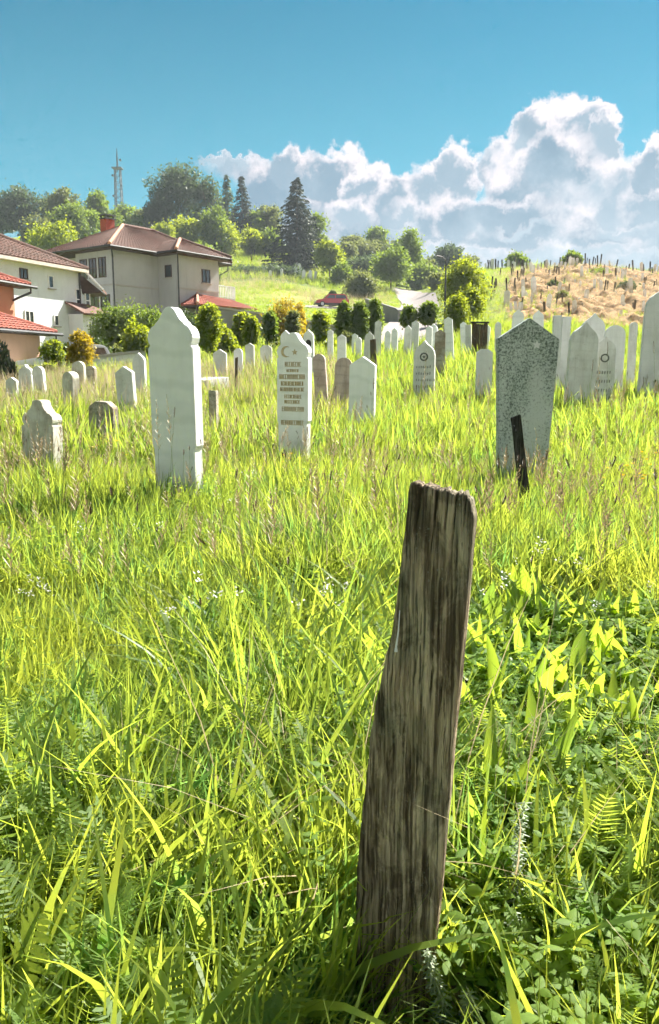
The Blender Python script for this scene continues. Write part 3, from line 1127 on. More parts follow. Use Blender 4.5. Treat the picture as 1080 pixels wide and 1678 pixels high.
    # flush: apply the offset into the child's own transform
    for p in parts:
        p.matrix_parent_inverse = Matrix.Identity(4)
        p.location = Vector(p.location) - Vector((C.x, C.y, zi))
    return root


def hang(root, parts):
    for p in parts:
        p.parent = root
        p.location = Vector(p.location) - Vector(root.location)


V3 = lambda p, z: (p.x, p.y, z)
house_beige()


# ---- white house with the annex
def house_white():
    d = Vector((.386, .922)).normalized()
    n = Vector((.922, -.386)).normalized()
    E = Vector((-15.5, 51.6))                 # far end of the visible wall
    root = empty('house', (E.x, E.y, 2.4), label='white rendered house with low brown tiled roof and small glazed annex', cat='house')
    parts = []
    ez = 7.55
    B = E - d * 17
    poly = [E, B, B - n * 9, E - n * 9]
    parts.append(solid([(v.x, v.y) for v in poly], 1.6, ez).build('wall', M['wall_white']))
    w = Wall(E, -d).set_n(n)
    # roof: eave along the visible wall, hip running down to its far corner
    ov = .55
    er = 7.50
    q0 = E + n * ov + d * .15
    q1 = B + n * ov
    q2 = B - n * (9 + ov)
    q3 = E - n * (9 + ov) + d * .15
    ra = E - d * 8.0 - n * 4.5
    rb = B - n * 4.5
    rz = 10.3
    mb = MB()
    roof_face(mb, V3(q1, er), V3(q0, er), V3(rb, rz), V3(ra, rz))
    roof_face(mb, V3(q0, er), V3(q3, er), V3(ra, rz), V3(ra, rz))
    roof_face(mb, V3(q3, er), V3(q2, er), V3(ra, rz), V3(rb, rz))
    parts.append(mb.build('roof', M['roof_brown']))
    mb = MB()
    wf = Wall(E + n * ov, -d).set_n(n)
    wf.box(mb, -.15, 17, .0, .06, er - .20, er - .02)
    parts.append(mb.build('fascia', M['fascia']))
    mb = solid([(v.x, v.y) for v in (q0, q1, q2, q3)], er - .18, er - .06)
    parts.append(mb.build('soffit', M['fascia']))
    parts.append(ridge_caps(None, V3(q0, er), V3(ra, rz), 'roof_brown'))
    # steep verge that drops off the far corner over the side door
    a = E + d * .1 + n * .35
    v0 = Vector((a.x, a.y, er + .02))
    side = Vector((.95, .05, 0))
    mb = MB()
    b0 = v0
    b1 = v0 + Vector((1.0, .15, -1.15))
    back = Vector((-.45, 2.6, 0))
    th = Vector((0, 0, -.14))
    mb.add([b0, b1, b1 + back, b0 + back, b0 + th, b1 + th, b1 + back + th, b0 + back + th],
           [(0, 1, 2, 3), (7, 6, 5, 4), (0, 4, 5, 1), (1, 5, 6, 2), (2, 6, 7, 3), (3, 7, 4, 0)])
    parts.append(mb.build('lean_roof', M['roof_brown']))
    mb = MB()
    mb.tube([b0 + Vector((-.1, -.06, -.02)), b1 + Vector((.05, -.06, -.05))], .07, 6)
    parts.append(mb.build('verge_board', M['white_paint']))
    mb = MB()
    s0 = v0 + Vector((-.5, .35, -.16))
    mb.add([s0, b1 + Vector((-.08, .3, -.2)), b1 + back + th * 1.4, s0 + back, s0 + Vector((.15, 0, -1.25)), s0 + back + Vector((.15, 0, -1.25))],
           [(0, 1, 4), (3, 5, 2), (1, 2, 5, 4), (0, 3, 2, 1)])
    parts.append(mb.build('eave_boarding', M['darkwood']))
    # windows of the long wall: s runs back towards the camera
    def s_of(px):       # distance along the wall for a picture column
        t = (px - 540) / 1337
        return (E.x - t * E.y) / (d.x - t * d.y)
    for (pa, pb, z0, z1, fr, mu, ba) in (
            (42, 55, 6.45, 7.05, 'darkwood', 1, 0), (87, 96, 6.15, 6.90, 'white_paint', 0, 0),
            (46, 61, 3.95, 4.75, 'white_paint', 1, 0), (93, 101, 3.98, 4.65, 'white_paint', 0, 0),
            (130, 139, 5.05, 6.35, 'white_paint', 0, 1), (145, 153, 5.05, 6.35, 'white_paint', 0, 1)):
        parts.append(window(w, None, s_of(pb), s_of(pa), z0, z1, fr, mu, ba))
    parts.append(MB().tube([V3(E + n * .08 - d * .12, er - .2), V3(E + n * .08 - d * .12, 2.0)], .05, 8).build('downpipe', M['darkmetal']))
    # annex in front of the far end
    s0, s1 = -.6, s_of(117)
    A = [E - d * s1, E - d * s0, E - d * s0 + n * 1.9, E - d * s1 + n * 1.1]
    za = 4.75
    parts.append(solid([(v.x, v.y) for v in A], 1.8, za).build('annex_wall', M['wall_white']))
    mb = MB()
    A0, A1, A2, A3 = A
    o1 = A3 + n * .35 - d * .25
    o2 = A2 + n * .35
    mb.add([V3(o1, za + .02), V3(o2, za + .0), V3(A1, za + .75), V3(A0 - d * .25, za + .75),
            V3(o1, za - .10), V3(o2, za - .12), V3(A1, za + .62), V3(A0 - d * .25, za + .62)],
           [(0, 1, 2, 3), (7, 6, 5, 4), (0, 4, 5, 1), (1, 5, 6, 2), (2, 6, 7, 3), (3, 7, 4, 0)])
    parts.append(mb.build('annex_roof', M['roof_brown']))
    wa = Wall(A3, (A2 - A3)).set_n(Vector(((A2 - A3).y, -(A2 - A3).x)))
    L = (A2 - A3).length
    for (u0, u1, z0, z1, fr) in ((.3, .75, 2.5, 4.35, 'white_paint'), (1.1, 2.1, 2.45, 4.35, 'white_paint'), (3.4, 4.5, 2.9, 4.4, 'white_paint'), (4.9, 6.0, 2.3, 4.4, 'darkmetal')):
        if u1 < L:
            parts.append(window(wa, None, u0, u1, z0, z1, fr, 1, 0))
    hang(root, parts)


house_white()


# ---- terracotta house at the left edge
def house_tan():
    d = Vector((.24, .97)).normalized()
    n = Vector((.97, -.24)).normalized()
    E = Vector((-13.4, 38.0))
    root = empty('house', (E.x, E.y, .8), label='terracotta coloured house at the left edge with bright red tiled roofs on two levels', cat='house')
    parts = []
    lo, up = 3.05, 5.25
    poly = [E, E - d * 12, E - d * 12 - n * 8, E - n * 8]
    parts.append(solid([(v.x, v.y) for v in poly], .2, lo).build('wall', M['wall_tan2']))
    U = E - n * 1.35 + d * .2
    poly = [U, U - d * 10, U - d * 10 - n * 7, U - n * 7]
    parts.append(solid([(v.x, v.y) for v in poly], lo - .3, up).build('upper_wall', M['wall_tan']))
    ov = .55
    q0, q1 = E + n * ov + d * ov, E - d * 12.5 + n * ov
    k0, k1 = E - n * 1.5 - d * 2.2, E - d * 12.5 - n * 1.5
    mb = MB()
    roof_face(mb, V3(q1, lo), V3(q0, lo), V3(k1, lo + .95), V3(k0, lo + .95))
    roof_face(mb, V3(q0, lo), V3(q0 - n * 8, lo), V3(k0, lo + .95), V3(k0 - n * 5, lo + .95))
    parts.append(mb.build('lower_roof', M['roof_red']))
    parts.append(ridge_caps(None, V3(q0, lo), V3(k0, lo + .95), 'roof_red', .1))
    u0, u1 = U + n * ov + d * ov, U - d * 10.5 + n * ov
    a0, a1 = U - n * 3.5 - d * 3.6, U - n * 3.5 - d * 10.5
    mb = MB()
    roof_face(mb, V3(u1, up), V3(u0, up), V3(a1, up + 1.6), V3(a0, up + 1.6))
    roof_face(mb, V3(u0, up), V3(u0 - n * 8, up), V3(a0, up + 1.6), V3(a0, up + 1.6))
    parts.append(mb.build('upper_roof', M['roof_red']))
    parts.append(ridge_caps(None, V3(u0, up), V3(a0, up + 1.6), 'roof_red', .1))
    for (a, b, z) in ((q0, q1, lo), (u0, u1, up)):
        mb = MB()
        mb.add([V3(a, z - .04), V3(b, z - .04), V3(b - n * .6, z - .04), V3(a - n * .6, z - .04),
                V3(a, z - .14), V3(b, z - .14), V3(b - n * .6, z - .14), V3(a - n * .6, z - .14)],
               [(0, 1, 2, 3), (7, 6, 5, 4), (0, 4, 5, 1), (1, 5, 6, 2), (2, 6, 7, 3), (3, 7, 4, 0)])
        parts.append(mb.build('soffit', M['darkwood']))
        parts.append(gutter(None, V3(a + d * .35 + n * .07, z - .06), V3(b + n * .07, z - .06), .075))
    c = E + n * .1 - d * .15
    parts.append(MB().tube([V3(q0 + n * .05 - d * .15, lo - .1), V3(q0 - d * .15 + n * .05, lo - .3), V3(c + n * .1, lo - .75), V3(c, lo - 1.0), V3(c, .5)], .055, 8).build('downpipe', M['darkmetal']))
    c = U + n * .1 - d * .1
    parts.append(MB().tube([V3(u0 + n * .05 - d * .1, up - .1), V3(u0 - d * .1 + n * .05, up - .32), V3(c + n * .15, up - .62), V3(c - n * .1, up - .72)], .055, 8).build('downpipe', M['darkmetal']))
    hang(root, parts)


house_tan()


# ------------------------------------------------------------------ retaining walls, kerbs
def wall_run(name, pts, h, thick, mat, label, cat='wall', cope=None, sink=1.2, top=None):
    root = empty(name, (0, 0, 0), label=label, cat=cat)
    P3 = [at(a, b) for a, b in pts]
    root.location = P3[0]
    mb, mc = MB(), MB()
    for i in range(len(P3) - 1):
        a, b = Vector(P3[i]), Vector(P3[i + 1])
        za = top[i] if top else a.z + h
        zb = top[i + 1] if top else b.z + h
        dd = Vector((b.x - a.x, b.y - a.y, 0)).normalized()
        nn = Vector((-dd.y, dd.x, 0)) * thick
        zlo = min(a.z, b.z) - sink
        mb.add([(a.x, a.y, zlo), (b.x, b.y, zlo), (b.x + nn.x, b.y + nn.y, zlo), (a.x + nn.x, a.y + nn.y, zlo),
                (a.x, a.y, za), (b.x, b.y, zb), (b.x + nn.x, b.y + nn.y, zb), (a.x + nn.x, a.y + nn.y, za)],
               [(3, 2, 1, 0), (4, 5, 6, 7), (0, 1, 5, 4), (2, 3, 7, 6), (1, 2, 6, 5), (3, 0, 4, 7)])
        if cope:
            o_ = -nn.normalized() * .06
            n2 = nn.normalized() * (thick + .06)
            mc.add([(a.x + o_.x, a.y + o_.y, za + .003), (b.x + o_.x, b.y + o_.y, zb + .003), (b.x + n2.x, b.y + n2.y, zb + .003), (a.x + n2.x, a.y + n2.y, za + .003),
                    (a.x + o_.x, a.y + o_.y, za + .12), (b.x + o_.x, b.y + o_.y, zb + .12), (b.x + n2.x, b.y + n2.y, zb + .12), (a.x + n2.x, a.y + n2.y, za + .12)],
                   [(3, 2, 1, 0), (4, 5, 6, 7), (0, 1, 5, 4), (2, 3, 7, 6), (1, 2, 6, 5), (3, 0, 4, 7)])
    parts = [mb.build('wall_body', M[mat])]
    if cope:
        parts.append(mc.build('coping', M[cope]))
    hang(root, parts)
    return root


tz = [pix_z(53.5, 503), pix_z(54.5, 514), pix_z(55.5, 524), pix_z(56, 532), pix_z(56.5, 538)]
wall_run('retaining_wall', [(338, 53.5), (420, 54.5), (480, 55.5), (530, 56), (560, 56.5)], 0, .35, 'concrete',
         'long grey concrete retaining wall with pale coping below the road', cope='concrete_pale', top=tz)
tz = [pix_z(70, 488), pix_z(70, 503), pix_z(69, 512)]
wall_run('ramp_wall', [(598, 74), (648, 70), (652, 69)], 0, .3, 'concrete', 'dark sloping concrete wall beside the pale road', top=[pix_z(74, 489), pix_z(70, 505), pix_z(69, 508)])
wall_run('garden_wall', [(128, 34), (178, 34.5), (240, 35.5)], .95, .25, 'wall_white', 'low whitewashed garden wall behind the gravestones near the white house', cope='concrete_pale')
wall_run('grave_kerb', [(342, 16.5), (376, 17.2)], .75, .5, 'stone_pale', 'low pale stone block beside the tall white gravestone', 'grave surround')


# ------------------------------------------------------------------ cars
def make_car(name, px, Y, heading, label, paint, L=4.1, W=1.7, Hh=1.5):
    x, y, z = at(px, Y)
    root = empty(name, (x, y, z + .10), heading, label=label, cat='car')
    # side profile (x along, z up)
    low = [(-L / 2, .35), (-L / 2 + .05, .75), (-L / 2 + .15, .92), (L / 2 - 1.15, .93), (L / 2 - .25, .78), (L / 2, .62), (L / 2, .35)]
    cab = [(-L / 2 + .12, .93), (-L / 2 + .35, Hh - .08), (-L / 2 + .6, Hh), (.35, Hh), (.55, Hh - .06), (L / 2 - 1.1, .94)]
    MB().prism(low, -W / 2, W / 2).build('body', M[paint], root, bevel=.06, seg=2)
    MB().prism([(a, b) for a, b in cab], -W / 2 + .12, W / 2 - .12).build('cabin', M[paint], root, bevel=.05, seg=2)
    for sy in (-1, 1):
        y0 = sy * (W / 2 - .118)
        y1 = sy * (W / 2 - .10)
        a, b = min(y0, y1), max(y0, y1)
        for poly in ([(-L / 2 + .3, .98), (-L / 2 + .46, Hh - .14), (-.42, Hh - .12), (-.42, .98)],
                     [(-.34, .98), (-.34, Hh - .12), (.34, Hh - .14), (L / 2 - 1.28, .98)]):
            MB().prism(poly, a, b).build('side_window', M['glass'], root)
    MB().add([(-L / 2 + .14, -W / 2 + .2, .98), (-L / 2 + .14, W / 2 - .2, .98), (-L / 2 + .31, W / 2 - .25, Hh - .14), (-L / 2 + .31, -W / 2 + .25, Hh - .14)], [(0, 1, 2, 3)]).build('rear_window', M['glass'], root)
    MB().add([(L / 2 - 1.08, -W / 2 + .2, .985), (L / 2 - 1.08, W / 2 - .2, .985), (.58, W / 2 - .25, Hh - .1), (.58, -W / 2 + .25, Hh - .1)], [(3, 2, 1, 0)]).build('windscreen', M['glass'], root)
    for sx_ in (-L / 2 + .75, L / 2 - .8):
        for sy in (-1, 1):
            pts = [(sx_, sy * (W / 2 - .16), .31), (sx_, sy * (W / 2 + .02), .31)]
            wh = MB().tube(pts, .31, 18).build('wheel', M['tyre'], root)
            MB().tube([(sx_, sy * (W / 2 + .021), .31), (sx_, sy * (W / 2 + .035), .31)], .19, 14).build('rim', M['rim'], wh)
    for sy in (-.65, .45):
        MB().box(-L / 2 - .01, -L / 2 + .06, sy, sy + .2, .62, .86).build('tail_light', M['redlens'], root)
        MB().box(L / 2 - .12, L / 2 + .01, sy, sy + .22, .56, .70).build('headlight', M['lens'], root)
    MB().box(-L / 2 - .06, L / 2 + .06, -W / 2 + .05, W / 2 - .05, .28, .44).build('bumper', M['darkmetal'], root, bevel=.03)
    return root


make_car('parked_car', 543, 101.5, math.radians(190), 'red hatchback car parked on the road below the spruce', 'car_red')
make_car('parked_car', 106, 36.0, math.radians(200), 'white car half hidden by tall grass beside the terracotta house', 'car_white', 4.3, 1.75, 1.5)


# ------------------------------------------------------------------ lattice mast on the hill
def mast():
    Y = 330.0
    x, y, z0 = at(200, Y)
    top = pix_z(Y, 243)
    root = empty('radio_mast', (x, y, z0), label='tall steel lattice mast rising above the trees on the hill', cat='mast')
    hgt = top - z0
    mb = MB()
    w0, w1 = 1.75, 1.0
    lev = 16
    hb = hgt * .84

    def cor(k, i):
        t = k / lev
        w = w0 + (w1 - w0) * t
        sx_, sy_ = ((-1, -1), (1, -1), (1, 1), (-1, 1))[i % 4]
        return Vector((sx_ * w, sy_ * w, hb * t))
    for i in range(4):
        mb.tube([cor(0, i), cor(lev, i)], .24, 5)
    for k in range(lev):
        for i in range(4):
            mb.tube([cor(k, i), cor(k + 1, i + 1)], .09, 4, cap=False)
            mb.tube([cor(k, i), cor(k, i + 1)], .09, 4, cap=False)
    mb.build('lattice', M['mast'], root)
    MB().box(-1.9, 1.9, -1.9, 1.9, hb, hb + .35).build('platform', M['mast'], root)
    MB().tube([(0, 0, hb), (0, 0, hb + (hgt - hb) * .6), (0, 0, hgt)], [.42, .30, .10], 6).build('antenna', M['mast'], root)
    for k, (zz, sx_) in enumerate(((.62, -1), (.70, 1), (.78, -1), (.90, 1))):
        MB().tube([(sx_ * 1.6, -1.2, hgt * zz), (sx_ * 1.6, -2.0, hgt * zz)], .42, 10).build('dish_antenna', M['mast'], root)


M['mast'] = plain('mast_steel', (.05, .08, .10), .6, .2, 2, .0)
mast()

# ------------------------------------------------------------------ gravestones
def profile(style, w, h):
    """right half outline from foot to tip, (x, z); h is height over the ground"""
    a = w / 2
    if style == 'ogee':
        top = [(0, 0), (.12, .01), (.25, .06), (.38, .17), (.50, .25), (.62, .295), (.645, .33), (.80, .365), (.92, .43),
               (.99, .51), (1.0, .58), (.97, .65), (.90, .69), (.90, .72), (1, .75)]
        pts = [(x * a, h - z * w) for x, z in top]
        zn = h - 2.62 * w if h > 3.0 * w else h * .2
        pts += [(a, zn + .02 * w), (.92 * a, zn - .01), (.92 * a, -.35)]
    elif style == 'point':
        pts = [(0, h), (a, h - .32 * w), (a, -.35)]
    elif style == 'taper':       # pentagon that narrows to the foot
        pts = [(0, h), (.05 * a, h - .01), (a, h - .33 * w), (.985 * a, h - .42 * w), (.80 * a, h * .18), (.78 * a, -.35)]
    elif style == 'keel':
        pts = [(0, h), (.10 * a, h - .05 * w), (.25 * a, h - .15 * w), (.5 * a, h - .25 * w), (.75 * a, h - .35 * w), (.92 * a, h - .50 * w), (a, h - .68 * w), (a, -.35)]
    elif style == 'round':
        pts = [(a * math.sin(t), h - a * (1 - math.cos(t))) for t in np.linspace(0, math.pi / 2, 9)] + [(a, -.35)]
    elif style == 'scroll':      # old stone with two stepped, rolled shoulders
        pts = [(0, h), (.22 * a, h - .005), (.27 * a, h - .05 * w), (.33 * a, h - .16 * w), (.45 * a, h - .26 * w), (.60 * a, h - .32 * w), (.62 * a, h - .36 * w),
               (.80 * a, h - .38 * w), (.95 * a, h - .45 * w), (a, h - .55 * w), (.97 * a, h - .63 * w), (.86 * a, h - .66 * w), (.86 * a, h - .69 * w), (a, h - .71 * w), (.97 * a, -.35)]
    elif style == 'clip':        # flat top with cut corners
        pts = [(0, h), (.45 * a, h), (a, h - .22 * w), (a, -.35)]
    elif style == 'onion':
        pts = [(0, h), (.10 * a, h - .08 * w), (.30 * a, h - .20 * w), (.62 * a, h - .28 * w), (.90 * a, h - .40 * w), (a, h - .56 * w), (.9 * a, h - .72 * w), (a, h - .78 * w), (a, -.35)]
    else:                        # slab
        pts = [(0, h), (a, h), (a, -.35)]
    pts = pts[::-1]
    left = [(-x, z) for x, z in pts[::-1] if x > 1e-6]
    return pts + left


def stone_mesh(style, w, h, th, mat, bevel=.006, name='gravestone', rough=0.0, seed=0):
    poly = profile(style, w, h)
    mb = MB().prism(poly, -th / 2, th / 2)
    o = mb.build(name, M[mat], bevel=bevel if bevel else 0, seg=2 if bevel > .004 else 1)
    if rough:
        for v in o.data.vertices:
            n3 = mnoise.noise_vector(v.co * 9 + Vector((seed, 0, 0)))
            v.co += n3 * rough
    return o


def place_stone(px0, px1, pytop, Y, style, mat, label, yaw=0, th=.10, lean=0, tilt=0, bevel=.006, group=None, rough=0, cat='gravestone', name='gravestone', foot=None):
    z = pix_z(Y, pytop)
    pxc = (px0 + px1) / 2
    x = pix_x(pxc, Y, (z + H * 0) * .5 + .4)
    gz = ground(x, Y)
    w = (px1 - px0) * zc_of(Y, z) / F / max(.5, math.cos(math.radians(yaw)))
    h = z - gz
    o = stone_mesh(style, w, h, th, mat, bevel, name, rough, seed=px0)
    o.location = (x, Y, gz)
    o.rotation_euler = (math.radians(tilt), math.radians(lean), math.radians(-yaw))
    tag(o, label, cat, group)
    return o, w, h


# yaw > 0 turns the face to the left of the picture so the right edge shows to the sun
G_MID = 'gravestones standing in the meadow'
STONES = [
    (249, 329, 503, 6.3, 'ogee', 'marble', 'tall smooth white marble gravestone with ogee top, largest in the left of the meadow', 24, .115, -.6, 0),
    (572, 613, 584, 11.6, 'point', 'marble', 'plain white pointed gravestone right of the gold inscribed one', 20, .10, 1.0, 0),
    (679, 712, 558, 16.2, 'keel', 'marble_old', 'small white keel topped gravestone with green carved ornament in the open middle meadow', 20, .10, 0, 0),
    (809, 912, 521, 7.6, 'taper', 'lichen', 'dark speckled grey pentagonal gravestone behind the small leaning plank', -4, .09, .4, 0),
    (35, 92, 655, 8.0, 'scroll', 'stone_cream', 'short weathered cream gravestone with rolled brown shoulders at far left', 16, .16, 0, -3),
    (146, 190, 657, 10.2, 'clip', 'stone_brown', 'squat brown lichened gravestone beside the buttercups', 18, .13, 2, 2),
    (104, 125, 609, 14.2, 'round', 'stone_cream', 'narrow weathered stone with mossy round top left of centre path', 30, .16, 2, 0),
    (195, 225, 600, 13.6, 'point', 'marble_old', 'greyish pointed gravestone with sunlit slanting edge left of the tall marble one', 18, .10, -3, 0),
    (219, 239, 578, 17.5, 'keel', 'stone_pale', 'pale gravestone peeping out just left behind the tall marble stone', 10, .12, 0, 0),
    (30, 53, 597, 16.8, 'onion', 'marble_old', 'old white gravestone with knobbed top in front of the terracotta wall', 12, .12, 2, 0),
    (59, 77, 600, 16.5, 'round', 'marble_old', 'short rounded white gravestone beside the knobbed one', 10, .12, -3, 0),
    (8, 26, 618, 15.2, 'point', 'marble_old', 'low white gravestone sunk in grass at the left edge by the dark conifer', 8, .1, 3, 0),
    (120, 140, 592, 18.5, 'round', 'stone_cream', 'blotched gravestone in front of the yellow green bush', 8, .12, 0, 0),
    (143, 158, 600, 18.0, 'clip', 'stone_brown', 'low dark stained gravestone before the whitewashed garden wall', 10, .12, 0, 0),
    (350, 372, 572, 20.5, 'point', 'stone_pale', 'faint pale gravestone right of the tall marble one', 8, .1, 0, 0),
    (344, 356, 640, 10.6, 'slab', 'stone_brown', 'narrow brown stone stump close right of the tall marble stone', 10, .12, 0, 0),
    (403, 417, 562, 22.5, 'point', 'marble_old', 'small white gravestone before the twin bushes', 8, .1, 0, 0),
    (384, 398, 571, 21.0, 'round', 'stone_pale', 'small greyish gravestone low in the dry grass', 8, .1, 0, 0),
    (427, 446, 566, 23.0, 'clip', 'marble_old', 'small pale flat topped gravestone left of the gold inscribed one', 6, .1, 0, 0),
    (461, 477, 541, 15.5, 'keel', 'marble', 'white gravestone whose tip shows directly behind the gold inscribed one', 12, .1, 0, 0),
    (500, 516, 540, 19.0, 'keel', 'marble', 'white gravestone with a dark oval portrait', 14, .1, -1, 0),
    (521, 541, 580, 14.6, 'round', 'stone_pink', 'pinkish gravestone overgrown by blossoms left of the plain white one', 10, .12, -4, 0),
    (544, 572, 586, 14.0, 'round', 'stone_pink', 'rounded pinkish grey stone touching the plain white one', 6, .12, 3, 0),
    (553, 567, 548, 21.0, 'point', 'marble', 'slender white gravestone with a pointed top above the pinkish stones', 8, .1, 0, 0),
    (537, 546, 540, 26.0, 'point', 'marble', 'thin white gravestone beside the trailing shrub', 8, .1, 0, 0),
    (594, 609, 543, 24.0, 'keel', 'marble_old', 'white gravestone between the pruned shrubs and the brown stump', 8, .1, 3, 0),
    (712, 729, 540, 20.0, 'point', 'stone_brown', 'dark brown pointed marker in front of the white row', 10, .07, 0, 0),
    (780, 806, 572, 15.5, 'clip', 'stone_pale', 'low pale blurred slab half sunk left of the grey speckled stone', 6, .12, 0, 0),
    (925, 972, 527, 13.8, 'keel', 'marble_old', 'broad pale grey gravestone leaning right of the speckled one', -6, .10, 2.5, 0),
    (948, 984, 513, 18.0, 'keel', 'stone_pale', 'tall pale gravestone rising behind the broad leaning one', 8, .1, 2, 0),
    (974, 1006, 551, 14.2, 'keel', 'marble_old', 'small mossy white gravestone with bright rim on the right', 14, .10, 0, 0),
    (989, 1021, 533, 17.0, 'round', 'stone_pale', 'round topped pale gravestone behind the bright rimmed one', 8, .12, 0, 0),
    (1049, 1100, 470, 15.5, 'keel', 'stone_pale', 'big plain pale gravestone cut by the right edge', 6, .12, 1.5, 0),
    (904, 917, 517, 17.0, 'slab', 'stone_pale', 'thin pale slab left of a similar one behind the speckled stone', 4, .1, 0, 0),
    (916, 930, 519, 17.5, 'slab', 'stone_pale', 'thin pale slab just right of its twin before the brown mound', 4, .1, 1, 0),
    (876, 893, 508, 19.0, 'keel', 'marble', 'white pointed stone just above the right shoulder of the speckled one', 8, .1, -2, 0),
    (833, 851, 506, 19.0, 'keel', 'marble', 'white pointed stone just above the left shoulder of the speckled one', 8, .1, 2, 0),
    (1029, 1041, 528, 18.0, 'round', 'marble_old', 'small white marker near the foot of the mound before the right edge', 4, .1, 0, 0),
    (1007, 1016, 540, 20.0, 'point', 'marble_old', 'tiny white marker behind the round topped pale stone', 4, .1, 0, 0),
]
placed = {}
for k, (a, b, t, Y, st, mt, lb, yaw, th, lean, tilt) in enumerate(STONES):
    o, w, h = place_stone(a, b, t, Y, st, mt, lb, yaw, th, lean, tilt, bevel=.007 if Y < 12 else .005, group=G_MID, rough=.006 if mt in ('stone_brown', 'stone_cream') else 0)
    placed[k] = (o, w, h)

# carved ornament on the small green one, portrait, star on the speckled one
def relief(parent, name, shapes, mat, th, w, y0=.0):
    mb = MB()
    for poly in shapes:
        mb.prism(poly, -th / 2 - .006, -th / 2 + .004)
    o_ = mb.build(name, M[mat], parent)
    if len(shapes) > 1 and name in ('worn_lettering', 'inscription_line'):
        o_['kind'] = 'stuff'
    return o_


def ring(cx, cz, r0, r1, n=14, a0=0, a1=2 * math.pi):
    out = []
    for k in range(n):
        t0, t1 = a0 + (a1 - a0) * k / n, a0 + (a1 - a0) * (k + 1) / n
        out.append([(cx + r0 * math.cos(t0), cz + r0 * math.sin(t0)), (cx + r1 * math.cos(t0), cz + r1 * math.sin(t0)),
                    (cx + r1 * math.cos(t1), cz + r1 * math.sin(t1)), (cx + r0 * math.cos(t1), cz + r0 * math.sin(t1))])
    return out


def star(cx, cz, r, q=.42, n=5, rot=math.pi / 2):
    return [(cx + (r if k % 2 == 0 else r * q) * math.cos(rot + math.pi * k / n), cz + (r if k % 2 == 0 else r * q) * math.sin(rot + math.pi * k / n)) for k in range(2 * n)]


def star_tris(cx, cz, r, q=.42, n=5):
    s_ = star(cx, cz, r, q, n)
    return [[(cx, cz), s_[k], s_[(k + 1) % len(s_)]] for k in range(len(s_))]


def crescent(cx, cz, r):
    out = []
    n = 18
    a0, a1 = math.radians(55), math.radians(305)
    c2 = cx + r * .30
    for k in range(n):
        q = []
        for a in (a0 + (a1 - a0) * k / n, a0 + (a1 - a0) * (k + 1) / n):
            po = (cx + r * math.cos(a), cz + r * math.sin(a))
            ri = r * .82
            # inner circle point in the same direction seen from the shifted centre
            dx, dz = po[0] - c2, po[1] - cz
            L = math.hypot(dx, dz)
            ri = min(ri, L * .985)
            q.append((po, (c2 + dx / L * ri, cz + dz / L * ri)))
        out.append([q[0][1], q[0][0], q[1][0], q[1][1]])
    return out


o, w, h = placed[2]
relief(o, 'carved_rosette', ring(0, h * .80, .055, .085) + star_tris(0, h * .80, .04), 'letter', .10, w)
sh = []
for r_ in range(4):
    zz = h * (.66 - r_ * .08)
    for k in range(7):
        xx = -.15 + k * .045 + rnd.uniform(-.005, .005)
        hh = rnd.uniform(.035, .06)
        sh.append([(xx, zz), (xx + .012, zz), (xx + .018, zz + hh), (xx + .004, zz + hh)])
relief(o, 'worn_lettering', sh, 'letter', .10, w)
o, w, h = placed[20]
relief(o, 'portrait_oval', [[(.07 * math.cos(t), h * .80 + .10 * math.sin(t)) for t in np.linspace(0, 2 * math.pi, 20)[:-1]]], 'blackpaint', .10, w)
o, w, h = placed[30]
sh = ring(0, h * .78, .05, .075)
for r_ in range(5):
    zz = h * (.62 - r_ * .09)
    for k in range(6):
        xx = -.12 + k * .042
        sh.append([(xx, zz), (xx + .012, zz), (xx + .016, zz + .05), (xx + .002, zz + .05)])
relief(o, 'worn_lettering', sh, 'letter', .10, w)
o, w, h = placed[3]
relief(o, 'pale_star', star_tris(.075, h - .42 * w, .042, .5), 'stone_pale', .09, w)

# ---- the gold inscribed stone
o, w, h = place_stone(455, 507, 545, 8.7, 'ogee', 'marble', 'white marble gravestone with faded gold crescent, star and inscription lines', 20, .115, .5, 0, group=G_MID)
th = .115
relief(o, 'crescent', crescent(-.07, h - .20, .058), 'gold', th, w)
relief(o, 'star', star_tris(.028, h - .205, .034), 'gold', th, w)


def glyph(ch_w, hh, x, z, r):
    """one worn letter: strokes only, as far as the photo lets it be read"""
    t = .0058
    out = [[(x, z), (x + t, z), (x + t, z + hh), (x, z + hh)]]
    k = r.randrange(5)
    if k in (0, 1, 3):
        out.append([(x + ch_w - t, z), (x + ch_w, z), (x + ch_w, z + hh), (x + ch_w - t, z + hh)])
    if k in (0, 2, 4):
        out.append([(x + t, z + hh - t), (x + ch_w, z + hh - t), (x + ch_w, z + hh), (x + t, z + hh)])
    if k in (1, 2, 3):
        out.append([(x + t, z + hh * .45), (x + ch_w, z + hh * .45), (x + ch_w, z + hh * .45 + t), (x + t, z + hh * .45 + t)])
    if k in (2, 4):
        out.append([(x + t, z), (x + ch_w, z), (x + ch_w, z + t), (x + t, z + t)])
    return out


r2 = random.Random(3)
for (dz, hh, x0, x1, cw) in ((.345, .05, -.085, .085, .024), (.405, .030, -.065, .060, .02), (.475, .05, -.15, .14, .023), (.545, .045, -.13, .13, .02),
                             (.605, .04, -.14, .14, .02), (.68, .04, -.09, .10, .02), (.735, .036, -.09, .09, .02), (.815, .05, -.12, .13, .026), (.96, .05, -.13, .13, .022)):
    sh = []
    x = x0
    while x < x1:
        sh += glyph(cw * .72, hh, x, h - dz - hh * .2, r2)
        x += cw
    relief(o, 'inscription_line', sh, 'gold', th, w)

